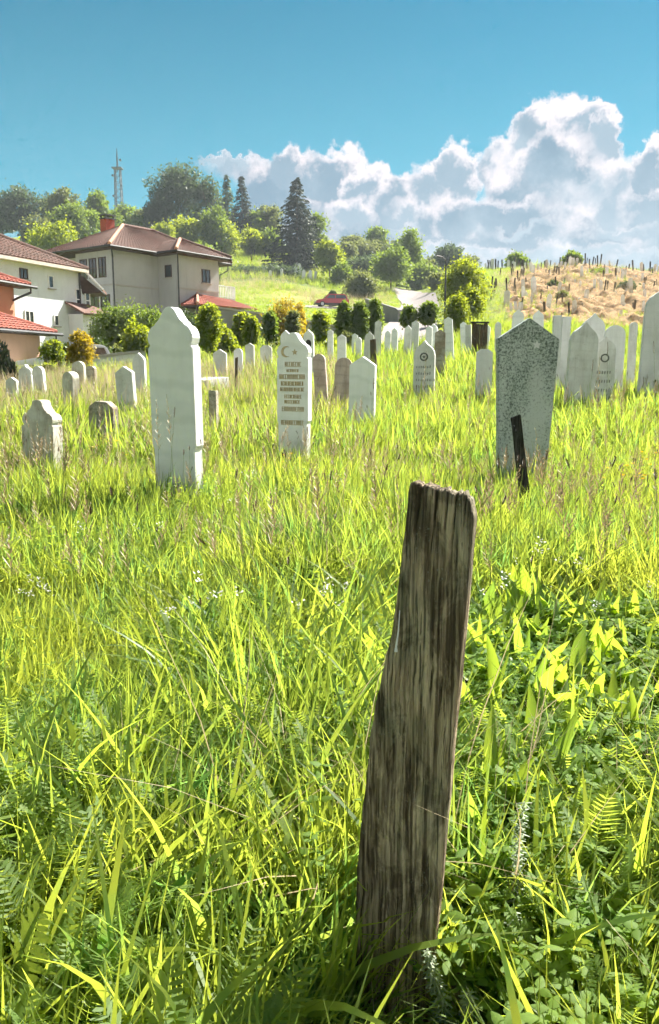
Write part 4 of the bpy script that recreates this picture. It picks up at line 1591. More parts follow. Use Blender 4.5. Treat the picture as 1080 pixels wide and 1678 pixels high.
# ---- white rows further up the meadow
G_ROW = 'white gravestones in the rows below the road'
ROW = [(612, 623, 525, 27, 'point', 'tallest slim one at the left end of the row'), (628, 637, 541, 31, 'keel', 'next to the tallest slim one'),
       (641, 651, 537, 31, 'keel', 'before the grassy patch left of the road'), 
       (660, 671, 533, 29, 'keel', 'just left of the road foot'), (672, 684, 525, 28, 'point', 'tall one beneath the round shrub on the road'),
       (697, 707, 534, 30, 'point', 'under the right pruned shrub'),
       (706, 717, 530, 31, 'keel', 'behind the dark brown pointed marker'), (733, 746, 519, 25, 'point', 'tallest one right of the dark pointed marker'),
       (757, 767, 527, 29, 'point', 'at the foot of the bright layered tree'),
       (765, 774, 532, 27, 'slab', 'leaning on the old wooden panel'), (574, 583, 546, 30, 'point', 'by the second trailing shrub'),
       (583, 592, 553, 27, 'round', 'squat one left of the brown stump'), (790, 799, 532, 31, 'keel', 'right behind the old wooden panel'),
       (811, 821, 528, 27, 'round', 'left of the speckled stone below the slope')]
for (a, b, t, Y, st, tx) in ROW:
    place_stone(a, b, t, Y, st, 'marble' if (a % 3) else 'marble_old', 'white row gravestone, ' + tx, rnd.uniform(2, 22), .12, rnd.uniform(-4, 4), rnd.uniform(-4, 4), .004, G_ROW)


# ------------------------------------------------------------------ wooden markers
def plank_marker():
    """the big old plank in front; outline measured in the plane it stands in"""
    Y = 1.37
    L = [(671, 797), (668, 830), (664, 870), (660, 905), (655, 945), (650, 990), (645, 1030), (638, 1062), (631, 1092), (624, 1125), (617, 1162), (609, 1205),
         (605, 1250), (601, 1290), (595, 1340), (590, 1390), (586, 1440), (584, 1490), (583, 1560), (583, 1640), (584, 1720)]
    Rr = [(783, 812), (780, 850), (776, 890), (773, 930), (769, 975), (765, 1020), (760, 1070), (756, 1120), (750, 1170), (746, 1210), (743, 1250), (740, 1290),
          (735, 1330), (731, 1380), (727, 1430), (722, 1480), (716, 1530), (712, 1580), (707, 1630), (703, 1720)]

    def conv(pts):
        out = []
        for px, py in pts:
            x, _, z = pix(px, py, Y)
            out.append((x, z))
        return out
    L, Rr = conv(L), conv(Rr)
    cx, cz = pix_x(640, Y, 0.1), 0.0
    Lz = np.array([p[1] for p in L])[::-1]
    Lx = np.array([p[0] for p in L])[::-1]
    Rz = np.array([p[1] for p in Rr])[::-1]
    Rx = np.array([p[0] for p in Rr])[::-1]
    ztop = pix_z(Y, 790)
    zbot = -.12
    NU, NV = 56, 380
    yaw = math.radians(-24)
    th = .036
    V, Fq = [], []
    # axis
    def edge(z):
        return float(np.interp(z, Lz, Lx)), float(np.interp(z, Rz, Rx))
    def top_of(u):         # broken upper end: drops to the right, notched along the grain
        t = ztop - u * .020 - .030 * max(0, (u - .86) / .14) ** 2 - .012 * max(0, (.06 - u) / .06) ** 2
        t += .0015 * math.sin(u * 25) + .006 * mnoise.noise(Vector((u * 22, 0, 3))) + .003 * mnoise.noise(Vector((u * 70, 0, 5)))
        return t
    cracks = [(.17, .10, .035), (.30, .055, .02), (.44, .13, .045), (.60, .07, .03), (.73, .16, .035), (.88, .06, .025)]

    def disp(u, z, side):
        x_ = u * .15
        ring_ = 150
        wob = mnoise.noise(Vector((x_ * 9, z * 2.2, side))) * .35
        fib = mnoise.noise(Vector((x_ * 210 + wob * 6, z * 3.2, side * 7)))
        fib2 = mnoise.noise(Vector((x_ * 520, z * 9, side * 3)))
        d_ = fib * .0016 + fib2 * .0007 + mnoise.noise(Vector((x_ * 25, z * 9, 5))) * .0016
        for (cu, dep, wd) in cracks:
            cu2 = cu + .03 * mnoise.noise(Vector((z * 9, cu * 30, 0)))
            f_ = math.exp(-((u - cu2) / (wd * .35)) ** 2) * max(0, 1 - (top_of(u) - z) / (dep * 1.4))
            d_ -= f_ * .015
        # thin drying checks lower down
        for (cu, z0, z1) in ((.42, .12, .72), (.55, .28, .60), (.30, .18, .40), (.68, .05, .35), (.80, .42, .78), (.24, .60, .84)):
            if z0 < z < z1:
                cu2 = cu + .018 * mnoise.noise(Vector((z * 6, cu * 50, 0)))
                d_ -= math.exp(-((u - cu2) / .010) ** 2) * .0028 * min(1, (z - z0) * 12, (z1 - z) * 12)
        return d_
    for face in (0, 1):
        for j in range(NV + 1):
            v = j / NV
            for i in range(NU + 1):
                u = i / NU
                zt = top_of(u)
                z = zbot + (zt - zbot) * v
                xl, xr = edge(z)
                er = .0022 * mnoise.noise(Vector((z * 30, 1, 0)))
                xr_ = xr - .013
                x = xl + .0065 + (xr_ - xl) * u + er * (1 - u)
                rr = min(u, 1 - u) * (xr - xl)
                rnd_ = .003 * (1 - min(1, rr / .005)) ** 2 + .004 * (1 - min(1, (zt - z) / .007)) ** 2
                y = (-th / 2 if face == 0 else th / 2)
                s_ = -1 if face == 0 else 1
                y += s_ * (disp(u, z, face) - rnd_)
                V.append((x - cx, y, z))
    ns = (NU + 1) * (NV + 1)
    for face in (0, 1):
        b = face * ns
        for j in range(NV):
            for i in range(NU):
                a = b + j * (NU + 1) + i
                q = (a, a + 1, a + NU + 2, a + NU + 1)
                Fq.append(q if face == 0 else q[::-1])
    for j in range(NV):
        for i in (0, NU):
            a = j * (NU + 1) + i
            a2 = a + NU + 1
            q = (a, a2, a2 + ns, a + ns)
            Fq.append(q if i == 0 else q[::-1])
    for i in range(NU):
        a = NV * (NU + 1) + i
        Fq.append((a, a + 1, a + 1 + ns, a + ns))
    V = np.array(V)
    # yaw about the axis: the face turns left, the right-hand edge shows
    x0 = (V[:, 0].copy())
    mid = np.interp(V[:, 2], [zbot, ztop], [edge(0)[0] * .5 + edge(0)[1] * .5 - cx, edge(1.0)[0] * .5 + edge(1.0)[1] * .5 - cx])
    dx = (x0 - mid) / math.cos(yaw)
    V[:, 0] = mid + dx * math.cos(yaw) - V[:, 1] * math.sin(yaw)
    yy = V[:, 1] * math.cos(yaw) + dx * math.sin(yaw)
    V[:, 1] = yy
    o = mesh_np('wooden_grave_marker', V, Fq, M['plank'], smooth=True)
    o.location = (cx, Y, 0)
    tag(o, 'large cracked weathered wooden plank standing up out of the grass in the foreground', 'grave marker')
    # resin streak that ran down near the left edge
    a = pix(655, 1000, Y - .045)
    b = pix(649, 1066, Y - .052)
    mb = MB()
    mb.tube([(a[0] - cx, a[1] - Y, a[2]), ((a[0] + b[0]) / 2 - cx + .001, (a[1] + b[1]) / 2 - Y, (a[2] + b[2]) / 2), (b[0] - cx, b[1] - Y, b[2] + .006), (b[0] - cx, b[1] - Y, b[2] - .002)], [.0008, .0012, .0022, .0035], 6)
    mb.build('resin_drip', M['stone_pale'], o)


plank_marker()


def small_plank(px_t, px_b, py_t, Y, w, label, mat='plank_dark', th=.03, pointed=False, group=None, pyb=None):
    zt = pix_z(Y, py_t)
    xt = pix_x(px_t, Y, zt)
    xb = pix_x(px_b, Y, .1)
    gz = ground(xb, Y)
    n = 16
    mb = MB()
    for i in range(n + 1):
        t = i / n
        z = -.3 + (zt - gz + .3) * t
        sx_ = (xt - xb) * max(0, z) / (zt - gz) + .004 * mnoise.noise(Vector((t * 6, Y, 0)))
        ww = w * (1.0 - .22 * t) * (1 + .05 * mnoise.noise(Vector((t * 8, 3, Y))))
        if pointed and i == n:
            ww *= .35
        for (a, b) in ((-1, -1), (1, -1), (1, 1), (-1, 1)):
            mb.v.append((sx_ + a * ww / 2, b * th / 2, z + (.012 * a if i == n else 0)))
    for i in range(n):
        for k in range(4):
            a, b = i * 4 + k, i * 4 + (k + 1) % 4
            mb.f.append((a, b, b + 4, a + 4))
    mb.f.append((n * 4, n * 4 + 1, n * 4 + 2, n * 4 + 3))
    o = mb.build('wooden_grave_marker', M[mat], bevel=.003)
    o.location = (xb, Y, gz)
    o.rotation_euler[2] = math.radians(-12)
    return tag(o, label, 'grave marker', group)


small_plank(846, 871, 682, 5.6, .088, 'small dark narrow plank leaning left in front of the speckled grey stone')
small_plank(611, 613, 556, 22.0, .20, 'rotten brown wooden stump left of the white row', 'plank_brown')
small_plank(388, 386, 586, 17.0, .07, 'thin brown stake in the dry grass left of the inscribed stone', 'plank_brown')


def wood_panel():
    x, Y, z = at(784, 26)
    root = empty('plank_screen', (x, Y, z), .1, label='old brown wooden panel of upright boards with a flat top rail behind the white row', cat='wooden panel')
    zt = pix_z(26, 527) - z
    for k in range(4):
        MB().box(-.25 + k * .128, -.25 + k * .128 + .12, -.015 + .004 * (k % 2), .02 + .004 * (k % 2), -.2, zt - .06 - .01 * (k % 3)).build('board', M['plank_brown'], root, bevel=.004)
    MB().box(-.29, .29, -.04, .045, zt - .058, zt).build('top_rail', M['plank_dark'], root, bevel=.004)


wood_panel()

# ------------------------------------------------------------------ far markers: hill slopes and the brown mound
def proto_mesh(style, w, h, th, mat):
    o = stone_mesh(style, w, h, th, mat, .0)
    me = o.data
    bpy.data.objects.remove(o)
    return me


PM_ = [proto_mesh('point', .34, 1.25, .12, 'stone_pale'), proto_mesh('round', .40, 1.0, .12, 'marble_old'), proto_mesh('keel', .38, 1.35, .12, 'marble'),
       proto_mesh('slab', .16, 1.3, .07, 'plank_dark'), proto_mesh('point', .22, 1.2, .06, 'plank_brown')]


def far_marker(px, Y, kind, label, cat, group, sc=1.0, name='gravestone'):
    x, y, z = at(px, Y)
    o = bpy.data.objects.new(name, PM_[kind])
    link(o)
    o.location = (x, y, z)
    o.rotation_euler = (math.radians(rnd.uniform(-5, 5)), math.radians(rnd.uniform(-9, 9)), math.radians(rnd.uniform(-15, 25)))
    s_ = sc * rnd.uniform(.85, 1.15)
    o.scale = (s_, s_, s_)
    tone = 'pale' if kind < 3 else 'dark'
    return tag(o, label.replace('TONE', tone), cat, group.replace('TONE', tone))


def crest(px, lo, hi):
    """distance where the ground at this column stands highest in the picture"""
    best = (1e9, lo)
    for Y in np.arange(lo, hi, .5):
        x, y, z = at(px, float(Y))
        t = math.atan2(z - H, Y)
        if -t < best[0]:
            best = (-t, float(Y))
    return best[1]


def third(p_, a, b):
    return ('left third', 'middle', 'right third')[min(2, max(0, int(3 * (p_ - a) / (b - a))))]


px = 862.0
while px < 1082:
    Y = crest(px, 85, 118) + rnd.uniform(-1.5, .3)
    far_marker(px, Y, rnd.choice((3, 3, 0, 1, 3)), 'small TONE marker in the line along the %s of the brown mound crest' % third(px, 862, 1082), 'grave marker', 'TONE markers along the %s of the mound crest' % third(px, 862, 1082), rnd.choice((.6, .5, .8, 1.0)), 'grave_marker')
    px += rnd.uniform(2.5, 9)
for k in range(95):
    px = rnd.uniform(838, 1078)
    Y = rnd.uniform(52, 98)
    if mound_mask(pix_x(px, Y), Y) < .5:
        continue
    far_marker(px, Y, rnd.choice((0, 4, 3, 1, 2)), 'small TONE marker on the %s %s of the brown mound slope' % ('upper' if Y > 75 else 'lower', third(px, 838, 1078)), 'grave marker', 'TONE markers on the %s %s of the mound slope' % ('upper' if Y > 75 else 'lower', third(px, 838, 1078)), rnd.choice((.45, .6, .75)), 'grave_marker')
for k in range(16):
    far_marker(rnd.uniform(790, 870), rnd.uniform(66, 104), rnd.choice((3, 4)), 'thin dark stake on the green slope left of the mound', 'grave marker', 'stakes on the green slope', .75, 'grave_marker')
for (px, Y, kd, sc, lb) in ((875, 66, 2, 1.1, 'white gravestone left on the lower mound beside a dark bush'), (829, 60, 0, 1.25, 'tall thin white marker at the left foot of the mound'),
                            (898, 58, 2, .8, 'small white gravestone in the middle of the mound'), (985, 70, 0, .9, 'white post on the mound below the grassy tuft'),
                            (1034, 66, 0, 1.0, 'white post by the dark hollow on the right of the mound'), (936, 98, 1, 1.2, 'white gravestone on top of the mound beside the crest bush'),
                            (1020, 84, 1, 1.2, 'pale block stone high on the right of the mound'), (960, 62, 1, .7, 'low white stone on the right lower mound')):
    far_marker(px, Y, kd, lb, 'gravestone', 'white stones on the mound', sc)
# crest graves of the left hill, the hollow and the ridge
for px in (350, 357, 364, 374, 380, 387, 392, 398, 404, 409, 414, 421):
    Y = crest(px, 180, 215) - 2
    far_marker(px, Y, rnd.choice((0, 1, 2)), 'small white stone in the row on the crest of the left hill', 'gravestone', 'white stones on the crest of the left hill', rnd.uniform(1.3, 1.9))
for (px, Y) in ((462, 147), (476, 150), (486, 149), (493, 152), (497, 146), (505, 150), (509, 147), (442, 144), (516, 150), (492, 158)):
    far_marker(px, Y, rnd.choice((0, 1, 2)), 'pale stone in the hollow below the spruce', 'gravestone', 'pale stones below the spruce', rnd.uniform(1.0, 1.8))
for k in range(22):
    far_marker(rnd.uniform(395, 480), rnd.uniform(168, 198), rnd.choice((3, 4)), 'thin dark stake on the sunlit slope of the left hill', 'grave marker', 'stakes on the left hill', 1.2, 'grave_marker')
for px in (582, 588, 594, 601, 607, 613, 620, 627, 633, 640, 575, 569, 562):
    Y = crest(px, 195, 245) - 2
    far_marker(px, Y, rnd.choice((0, 1, 2)), 'pale stone on the ridge behind the round trees', 'gravestone', 'pale stones on the ridge', rnd.uniform(1.3, 1.9))
for k in range(26):
    px = rnd.uniform(778, 868)
    Y = crest(px, 90, 160) - rnd.uniform(0, 3)
    far_marker(px, Y, rnd.choice((0, 3, 3)), 'tiny TONE marker on the %s of the grassy saddle left of the mound' % third(px, 778, 868), 'grave marker', 'TONE markers on the %s of the saddle' % third(px, 778, 868), rnd.uniform(.8, 1.2), 'grave_marker')

# ------------------------------------------------------------------ foliage
def unit(v):
    return v / np.maximum(np.linalg.norm(v, axis=1, keepdims=True), 1e-9)


def leaf_quads(P0, dirs, size, r, aspect=.55):
    """one rhombic leaf per point; returns verts, faces"""
    n = len(P0)
    side = unit(np.cross(dirs, unit(r.normal(size=(n, 3)))))
    nor = np.cross(dirs, side)
    s = size[:, None]
    a = P0
    b = P0 + dirs * s * .5 + side * s * aspect * .5 + nor * s * .08
    c = P0 + dirs * s
    d = P0 + dirs * s * .5 - side * s * aspect * .5 + nor * s * .08
    V = np.stack([a, b, c, d], 1).reshape(-1, 3)
    Fq = np.arange(4 * n).reshape(n, 4)
    return V, Fq


def crown_mesh(name, lobes, nclump, per, csize, leaf, mat, seed, flat=.75, droop=0.0, parent=None, shell=.55):
    """lobes: (cx,cy,cz,rx,ry,rz). leaves grow in clumps; clumps fill the outer part of each lobe"""
    r = np.random.default_rng(seed)
    vol = np.array([l[3] * l[4] * l[5] for l in lobes]) ** (2 / 3)
    pr = vol / vol.sum()
    Ps, Vv, Ds = [], [], []
    idx = r.choice(len(lobes), nclump, p=pr)
    L = np.array(lobes, float)
    d = unit(r.normal(size=(nclump, 3)))
    rad = shell + (1.04 - shell) * r.random(nclump) ** .6
    cen = L[idx, :3] + d * L[idx, 3:] * rad[:, None]
    tone = r.random(nclump)
    per_n = r.integers(int(per * .5), int(per * 1.5), nclump)
    ci = np.repeat(np.arange(nclump), per_n)
    n = len(ci)
    offs = r.normal(size=(n, 3)) * np.array([1, 1, flat]) * csize * (.6 + .8 * r.random(nclump))[ci][:, None] * .5
    pts = cen[ci] + offs
    pts[:, 2] -= droop * np.linalg.norm(offs[:, :2], axis=1)
    dirs = unit(d[ci] * .6 + r.normal(size=(n, 3)) * .8 + np.array([0, 0, -.15 - droop]))
    V, Fq = leaf_quads(pts, dirs, leaf * (.6 + .8 * r.random(n)), r)
    v = np.clip(tone[ci] * .6 + r.random(n) * .4, 0, 1)
    return mesh_np(name, V, Fq, mat, {'v': np.repeat(v, 4)}, parent=parent)


def trunk_mb(h, r0, lean=(0, 0), limbs=5, spread=1.0, seed=0, top=.75):
    q = random.Random(seed)
    mb = MB()
    pts, rad = [], []
    for i in range(7):
        t = i / 6
        pts.append((lean[0] * t + .04 * h * math.sin(t * 4 + seed) * t, lean[1] * t, -.4 + (h * top + .4) * t))
        rad.append(r0 * (1 - .7 * t) * (1.35 if i == 0 else 1))
    mb.tube(pts, rad, 7)
    for k in range(limbs):
        t = q.uniform(.4, .85)
        p = Vector(pts[0]).lerp(Vector(pts[-1]), t)
        a = q.uniform(0, 6.28)
        d = Vector((math.cos(a) * spread, math.sin(a) * spread, q.uniform(.5, 1.2))) * h * .22
        mb.tube([p, p + d * .5 + Vector((0, 0, .02 * h)), p + d], [r0 * .38, r0 * .25, r0 * .08], 5)
    return mb


def tree(px, Y, pytop, width_px, label, mat='fol_mid', kind='round', trunk_frac=.22, group=None, seed=None, name='tree', cat='tree', n=150, per=16,
         leaf=None, bark='bark', lobes=None, droop=0.0, csz=None, shell=.55, foot=None, pyb=None):
    x, y, z0 = at(px, Y)
    ht = pix_z(Y, pytop) - z0
    wd = width_px * zc_of(Y, z0 + ht * .6) / F
    seed = seed if seed is not None else int(px * 7 + Y)
    q = random.Random(seed)
    root = empty(name, (x, y, z0), 0, label=label, cat=cat, group=group)
    cb = ht * trunk_frac
    ch = ht - cb
    R_ = wd / 2
    if lobes is None:
        lobes = []
        if kind == 'round':
            for k in range(9):
                a = q.uniform(0, 6.28)
                rr = q.uniform(.1, .55) * R_
                zz = cb + ch * q.uniform(.25, .80)
                s_ = q.uniform(.38, .60) * R_
                s_ = min(s_, (ht - zz) * .98)
                lobes.append((rr * math.cos(a), rr * math.sin(a), zz, s_ * 1.1, s_ * 1.1, s_ * .95))
            lobes.append((0, 0, cb + ch * .5, R_ * .75, R_ * .75, ch * .5))
            lobes.append((R_ * .15, 0, cb + ch * .78, R_ * .4, R_ * .4, ch * .22))
        elif kind == 'tall':
            for k in range(12):
                t = k / 11
                a = q.uniform(0, 6.28)
                ww = R_ * (.9 - abs(t - .4) * 1.0)
                rr = q.uniform(.15, .6) * ww
                s_ = ww * q.uniform(.4, .6)
                zz = cb + ch * (.08 + .84 * t)
                lobes.append((rr * math.cos(a), rr * math.sin(a), min(zz, ht - s_ * .8), s_, s_, s_ * .9))
        elif kind == 'ovoid':
            lobes = [(0, 0, cb + ch * .5, R_ * .92, R_ * .92, ch * .5), (R_ * .2, 0, cb + ch * .66, R_ * .7, R_ * .7, ch * .33), (-R_ * .25, 0, cb + ch * .3, R_ * .7, R_ * .7, ch * .3)]
        elif kind == 'bush':
            for k in range(8):
                a = q.uniform(0, 6.28)
                rr = q.uniform(.2, .62) * R_
                s_ = q.uniform(.32, .5) * R_
                lobes.append((rr * math.cos(a), rr * math.sin(a) * .7, ht * q.uniform(.25, .62), s_, s_, min(s_, ht * .38)))
            lobes.append((0, 0, ht * .5, R_ * .7, R_ * .6, ht * .5))
    lf = leaf or max(.07, 4.3 * Y / F)
    if Y > 90:
        n, per = int(n * 2.1), int(per * 1.0)
    trunk_mb(ht, max(.03, ht * .024), seed=seed % 50, limbs=5 if ht > 3 else 3).build('trunk', M[bark], root, smooth=True)
    crown_mesh('crown', lobes, n, per, csz or R_ * (.26 if Y > 90 else .34), lf, M[mat], seed, droop=droop, parent=root, shell=shell)
    return root


def spruce(px, Y, pytop, width_px, label, seed=1, mat='fol_spruce', group=None, layers=26, bare=.10):
    x, y, z0 = at(px, Y)
    ht = pix_z(Y, pytop) - z0
    R_ = width_px * zc_of(Y, z0 + ht * .4) / F / 2
    r = np.random.default_rng(seed)
    root = empty('spruce_tree', (x, y, z0), 0, label=label, cat='conifer', group=group)
    MB().tube([(0, 0, -.5), (0, 0, ht * .5), (0, 0, ht * .98)], [ht * .018, ht * .010, .02], 7).build('trunk', M['bark'], root)
    P0, D, Sz, tv = [], [], [], []
    for k in range(layers):
        t = k / (layers - 1)
        zz = ht * (bare + (1 - bare) * t ** .93)
        rr = R_ * (1 - t) ** .80 * (1 if k > 1 else .75) + .12
        nb = int(9 + 10 * (1 - t))
        for b in range(nb):
            a = r.uniform(0, 6.28)
            ln = rr * r.uniform(.72, 1.12)
            dv = np.array([math.cos(a), math.sin(a), 0])
            sd = np.array([-dv[1], dv[0], 0])
            m_ = max(6, int(ln / (ht * .012)))
            tt = r.random(m_) ** .8
            zc = zz + r.uniform(-.02, .02) * ht
            base = dv * (tt * ln)[:, None] + np.array([0, 0, zc]) + np.array([0, 0, 1.0]) * ((-.30 * tt + .16 * tt ** 2) * ln)[:, None]
            base = base + sd * (r.normal(size=m_) * .10 * ln * (1.1 - tt))[:, None]
            P0.append(base)
            D.append(unit(dv * .8 + sd * r.choice([-1, 1], m_)[:, None] * .7 + np.stack([np.zeros(m_), np.zeros(m_), -.75 * np.ones(m_) + r.normal(size=m_) * .3], 1)))
            Sz.append(np.full(m_, ht * .050) * r.uniform(.6, 1.2, m_))
            tv.append(np.clip(np.full(m_, r.random()) * .6 + r.random(m_) * .4, 0, 1))
    P0, D, Sz, tv = map(np.concatenate, (P0, D, Sz, tv))
    V, Fq = leaf_quads(P0, D, Sz, r, .34)
    mesh_np('crown', V, Fq, M[mat], {'v': np.repeat(tv, 4)}, parent=root)
    return root


# ---- skyline trees on the left hill
tree(38, 186, 306, 74, 'large round blue green tree at the far left of the skyline', 'fol_blue', n=170, seed=11, shell=.6)
tree(4, 192, 330, 40, 'small dark tree cut by the left edge of the skyline', 'fol_blue', n=90, seed=12)
tree(84, 190, 318, 44, 'blue green tree second on the skyline behind the white house roof', 'fol_blue', n=110, seed=13)
tree(106, 184, 309, 56, 'domed olive tree in the middle of the left skyline group', 'fol_olive', n=130, seed=14)
tree(120, 172, 332, 60, 'lower soft green tree in front of the domed olive one', 'fol_mid', n=130, seed=15)
tree(162, 186, 313, 44, 'pointed round tree left of the radio mast', 'fol_mid', n=110, seed=16)
tree(146, 176, 340, 54, 'mid green bushy tree under the pointed round tree', 'fol_mid', n=110, seed=17)
tree(95, 128, 366, 88, 'bright yellow green tree between the white and beige house roofs', 'fol_bright', n=170, seed=18)
tree(208, 200, 338, 54, 'low green tree right at the foot of the radio mast', 'fol_mid', n=110, seed=19)
tree(236, 196, 342, 40, 'small green tree between the mast and the great dark tree', 'fol_olive', n=80, seed=20)
tree(182, 190, 345, 40, 'small green tree behind the red chimney', 'fol_mid', n=80, seed=21)
tree(296, 182, 274, 96, 'great dark spreading tree, tallest broadleaf on the left hill', 'fol_blue', kind='round', n=260, seed=22, shell=.5)
tree(262, 178, 312, 54, 'dark lower tree left of the great spreading one', 'fol_blue', n=130, seed=23)
tree(342, 178, 288, 50, 'dark tree at the right shoulder of the great spreading one', 'fol_blue', n=130, seed=24)
tree(352, 170, 340, 56, 'mid green tree below the dark skyline trees', 'fol_mid', n=120, seed=25)
spruce(398, 190, 290, 46, 'narrow dark spruce on the hill left of the big spruce', 5, 'fol_spruce')
spruce(374, 193, 288, 40, 'slim spruce between the great dark tree and the narrow spruce', 6, 'fol_blue')
tree(306, 168, 362, 64, 'yellow green tree over the right part of the beige house roof', 'fol_bright', n=130, seed=26)
tree(268, 162, 368, 44, 'yellowish round tree just above the beige roof ridge', 'fol_bright', n=90, seed=27)
tree(364, 172, 362, 70, 'bright green tree above the crest gravestones', 'fol_bright', n=140, seed=28)
tree(418, 192, 346, 44, 'light green tree left of the big spruce', 'fol_mid', n=100, seed=29)
tree(444, 194, 338, 42, 'pale olive tree close left of the big spruce', 'fol_olive', n=100, seed=30)
tree(438, 180, 376, 52, 'low green bushy tree at the crest beside the big spruce', 'fol_mid', n=100, seed=31, kind='bush')
spruce(487, 165, 293, 112, 'big dark spruce with drooping branches, the tallest conifer on the hill', 3, layers=34, bare=.04)
tree(516, 176, 352, 44, 'green tree showing just right of the big spruce', 'fol_mid', n=90, seed=32)
tree(540, 150, 394, 50, 'fresh green round tree between the spruce and the ridge', 'fol_bright', n=140, seed=33)
# ---- ridge and middle
tree(580, 205, 388, 46, 'thin open tree on the ridge above the hollow', 'fol_olive', n=70, seed=34, shell=.2)
tree(617, 210, 374, 36, 'dark rounded tree top on the ridge', 'fol_mid', n=90, seed=35)
tree(600, 200, 396, 60, 'low scrubby tree along the ridge', 'fol_olive', n=90, seed=36, kind='bush')
tree(642, 200, 392, 50, 'scrubby yellow green tree on the ridge right of the rounded one', 'fol_olive', n=90, seed=37, kind='bush')
tree(672, 160, 375, 72, 'tall dark green tree with a ragged top left of the road', 'fol_mid', n=170, seed=38, kind='tall')
tree(640, 140, 408, 68, 'dense round green tree left of the road, full crown', 'fol_mid', n=190, seed=39)
tree(590, 120, 442, 62, 'low loose grey green tree above the dark ramp wall', 'fol_olive', n=150, seed=40, kind='bush', shell=.4)
tree(600, 168, 425, 90, 'dark shrubby thicket tree under the ridge', 'fol_blue', n=150, seed=41, kind='bush')
tree(700, 170, 440, 60, 'yellowish green tree where the road leaves the picture', 'fol_olive', n=110, seed=42, kind='bush')
tree(735, 175, 402, 44, 'dark blue green tree right behind the end of the road', 'fol_blue', n=120, seed=43)
tree(765, 190, 422, 40, 'faint small tree right of the road end', 'fol_olive', n=70, seed=44)
tree(706, 190, 425, 40, 'faint tree left of the dark blue green one', 'fol_olive', n=70, seed=45)
tree(756, 58, 425, 66, 'bright layered yellow green tree at the foot of the slope', 'fol_bright', n=420, seed=46, per=26, lobes=None, csz=.7, droop=.5, shell=.62, trunk_frac=.30)
tree(772, 44, 468, 30, 'small drooping tree right below the bright layered one', 'fol_bright', n=170, seed=47, per=26, droop=.6, csz=.4, trunk_frac=.42)
tree(747, 40, 482, 30, 'drooping green shrub tree left below the bright layered one', 'fol_bright', n=170, seed=48, per=26, droop=.6, csz=.4, trunk_frac=.3)
tree(846, 122, 417, 40, 'round bush tree on the horizon where the mound begins', 'fol_mid', n=100, seed=49, kind='bush')
tree(936, 103, 414, 30, 'dark bush on the very top of the brown mound', 'fol_mid', n=90, seed=50, kind='bush')
tree(982, 86, 446, 30, 'rounded grassy shrub on the upper mound', 'fol_mid', n=90, seed=51, kind='bush', name='shrub', cat='shrub')
tree(905, 74, 462, 18, 'dark green shrub on the left part of the mound', 'fol_dark', n=60, seed=52, kind='bush', name='shrub', cat='shrub')
tree(922, 64, 478, 20, 'green and grey shrub below the dark one on the mound', 'fol_olive', n=60, seed=53, kind='bush', name='shrub', cat='shrub')
tree(1028, 72, 464, 28, 'grey green shrub in the hollow on the right of the mound', 'fol_blue', n=60, seed=54, kind='bush', name='shrub', cat='shrub')
# lamp post standing among the trees by the road
x, y, z = at(728, 46)
o = MB().tube([(0, 0, -.3), (0, 0, 2.8), (0, 0, 4.1)], [.06, .05, .04], 8).tube([(0, 0, 4.05), (-.25, -.2, 4.2), (-.6, -.5, 4.22)], .03, 6).build('street_lamp', M['darkmetal'])
o.location = (x, y, z)
tag(o, 'thin dark lamp post left of the bright layered tree', 'street lamp')

tree(560, 142, 430, 40, 'soft green tree in the hollow right of the fresh round one', 'fol_mid', n=110, seed=55, kind='bush')
tree(690, 150, 432, 64, 'wide loose green tree behind the road bend', 'fol_mid', n=140, seed=56, kind='bush')
tree(718, 120, 450, 44, 'mid green bushy tree just left of the lamp post', 'fol_olive', n=120, seed=57, kind='bush')
tree(655, 190, 398, 56, 'dark tree filling the ridge behind the tall ragged one', 'fol_blue', n=130, seed=58)
tree(568, 190, 400, 40, 'small olive tree on the ridge right of the spruce', 'fol_olive', n=80, seed=59, shell=.3)
tree(228, 178, 352, 60, 'low bright tree behind the beige roof ridge', 'fol_mid', n=120, seed=60, kind='bush')
tree(64, 176, 350, 60, 'olive tree under the skyline behind the white house roof', 'fol_olive', n=120, seed=61, kind='bush')
tree(412, 178, 372, 46, 'bright low tree on the crest between the spruces', 'fol_bright', n=90, seed=62, kind='bush')
tree(330, 150, 398, 60, 'green thicket tree just over the beige house eave', 'fol_mid', n=120, seed=63, kind='bush')
tree(460, 150, 440, 60, 'dark hedge like thicket under the sunlit left slope', 'fol_blue', n=160, seed=64, kind='bush')
tree(410, 150, 445, 70, 'dark hedge like thicket right of the beige house', 'fol_blue', n=180, seed=65, kind='bush')

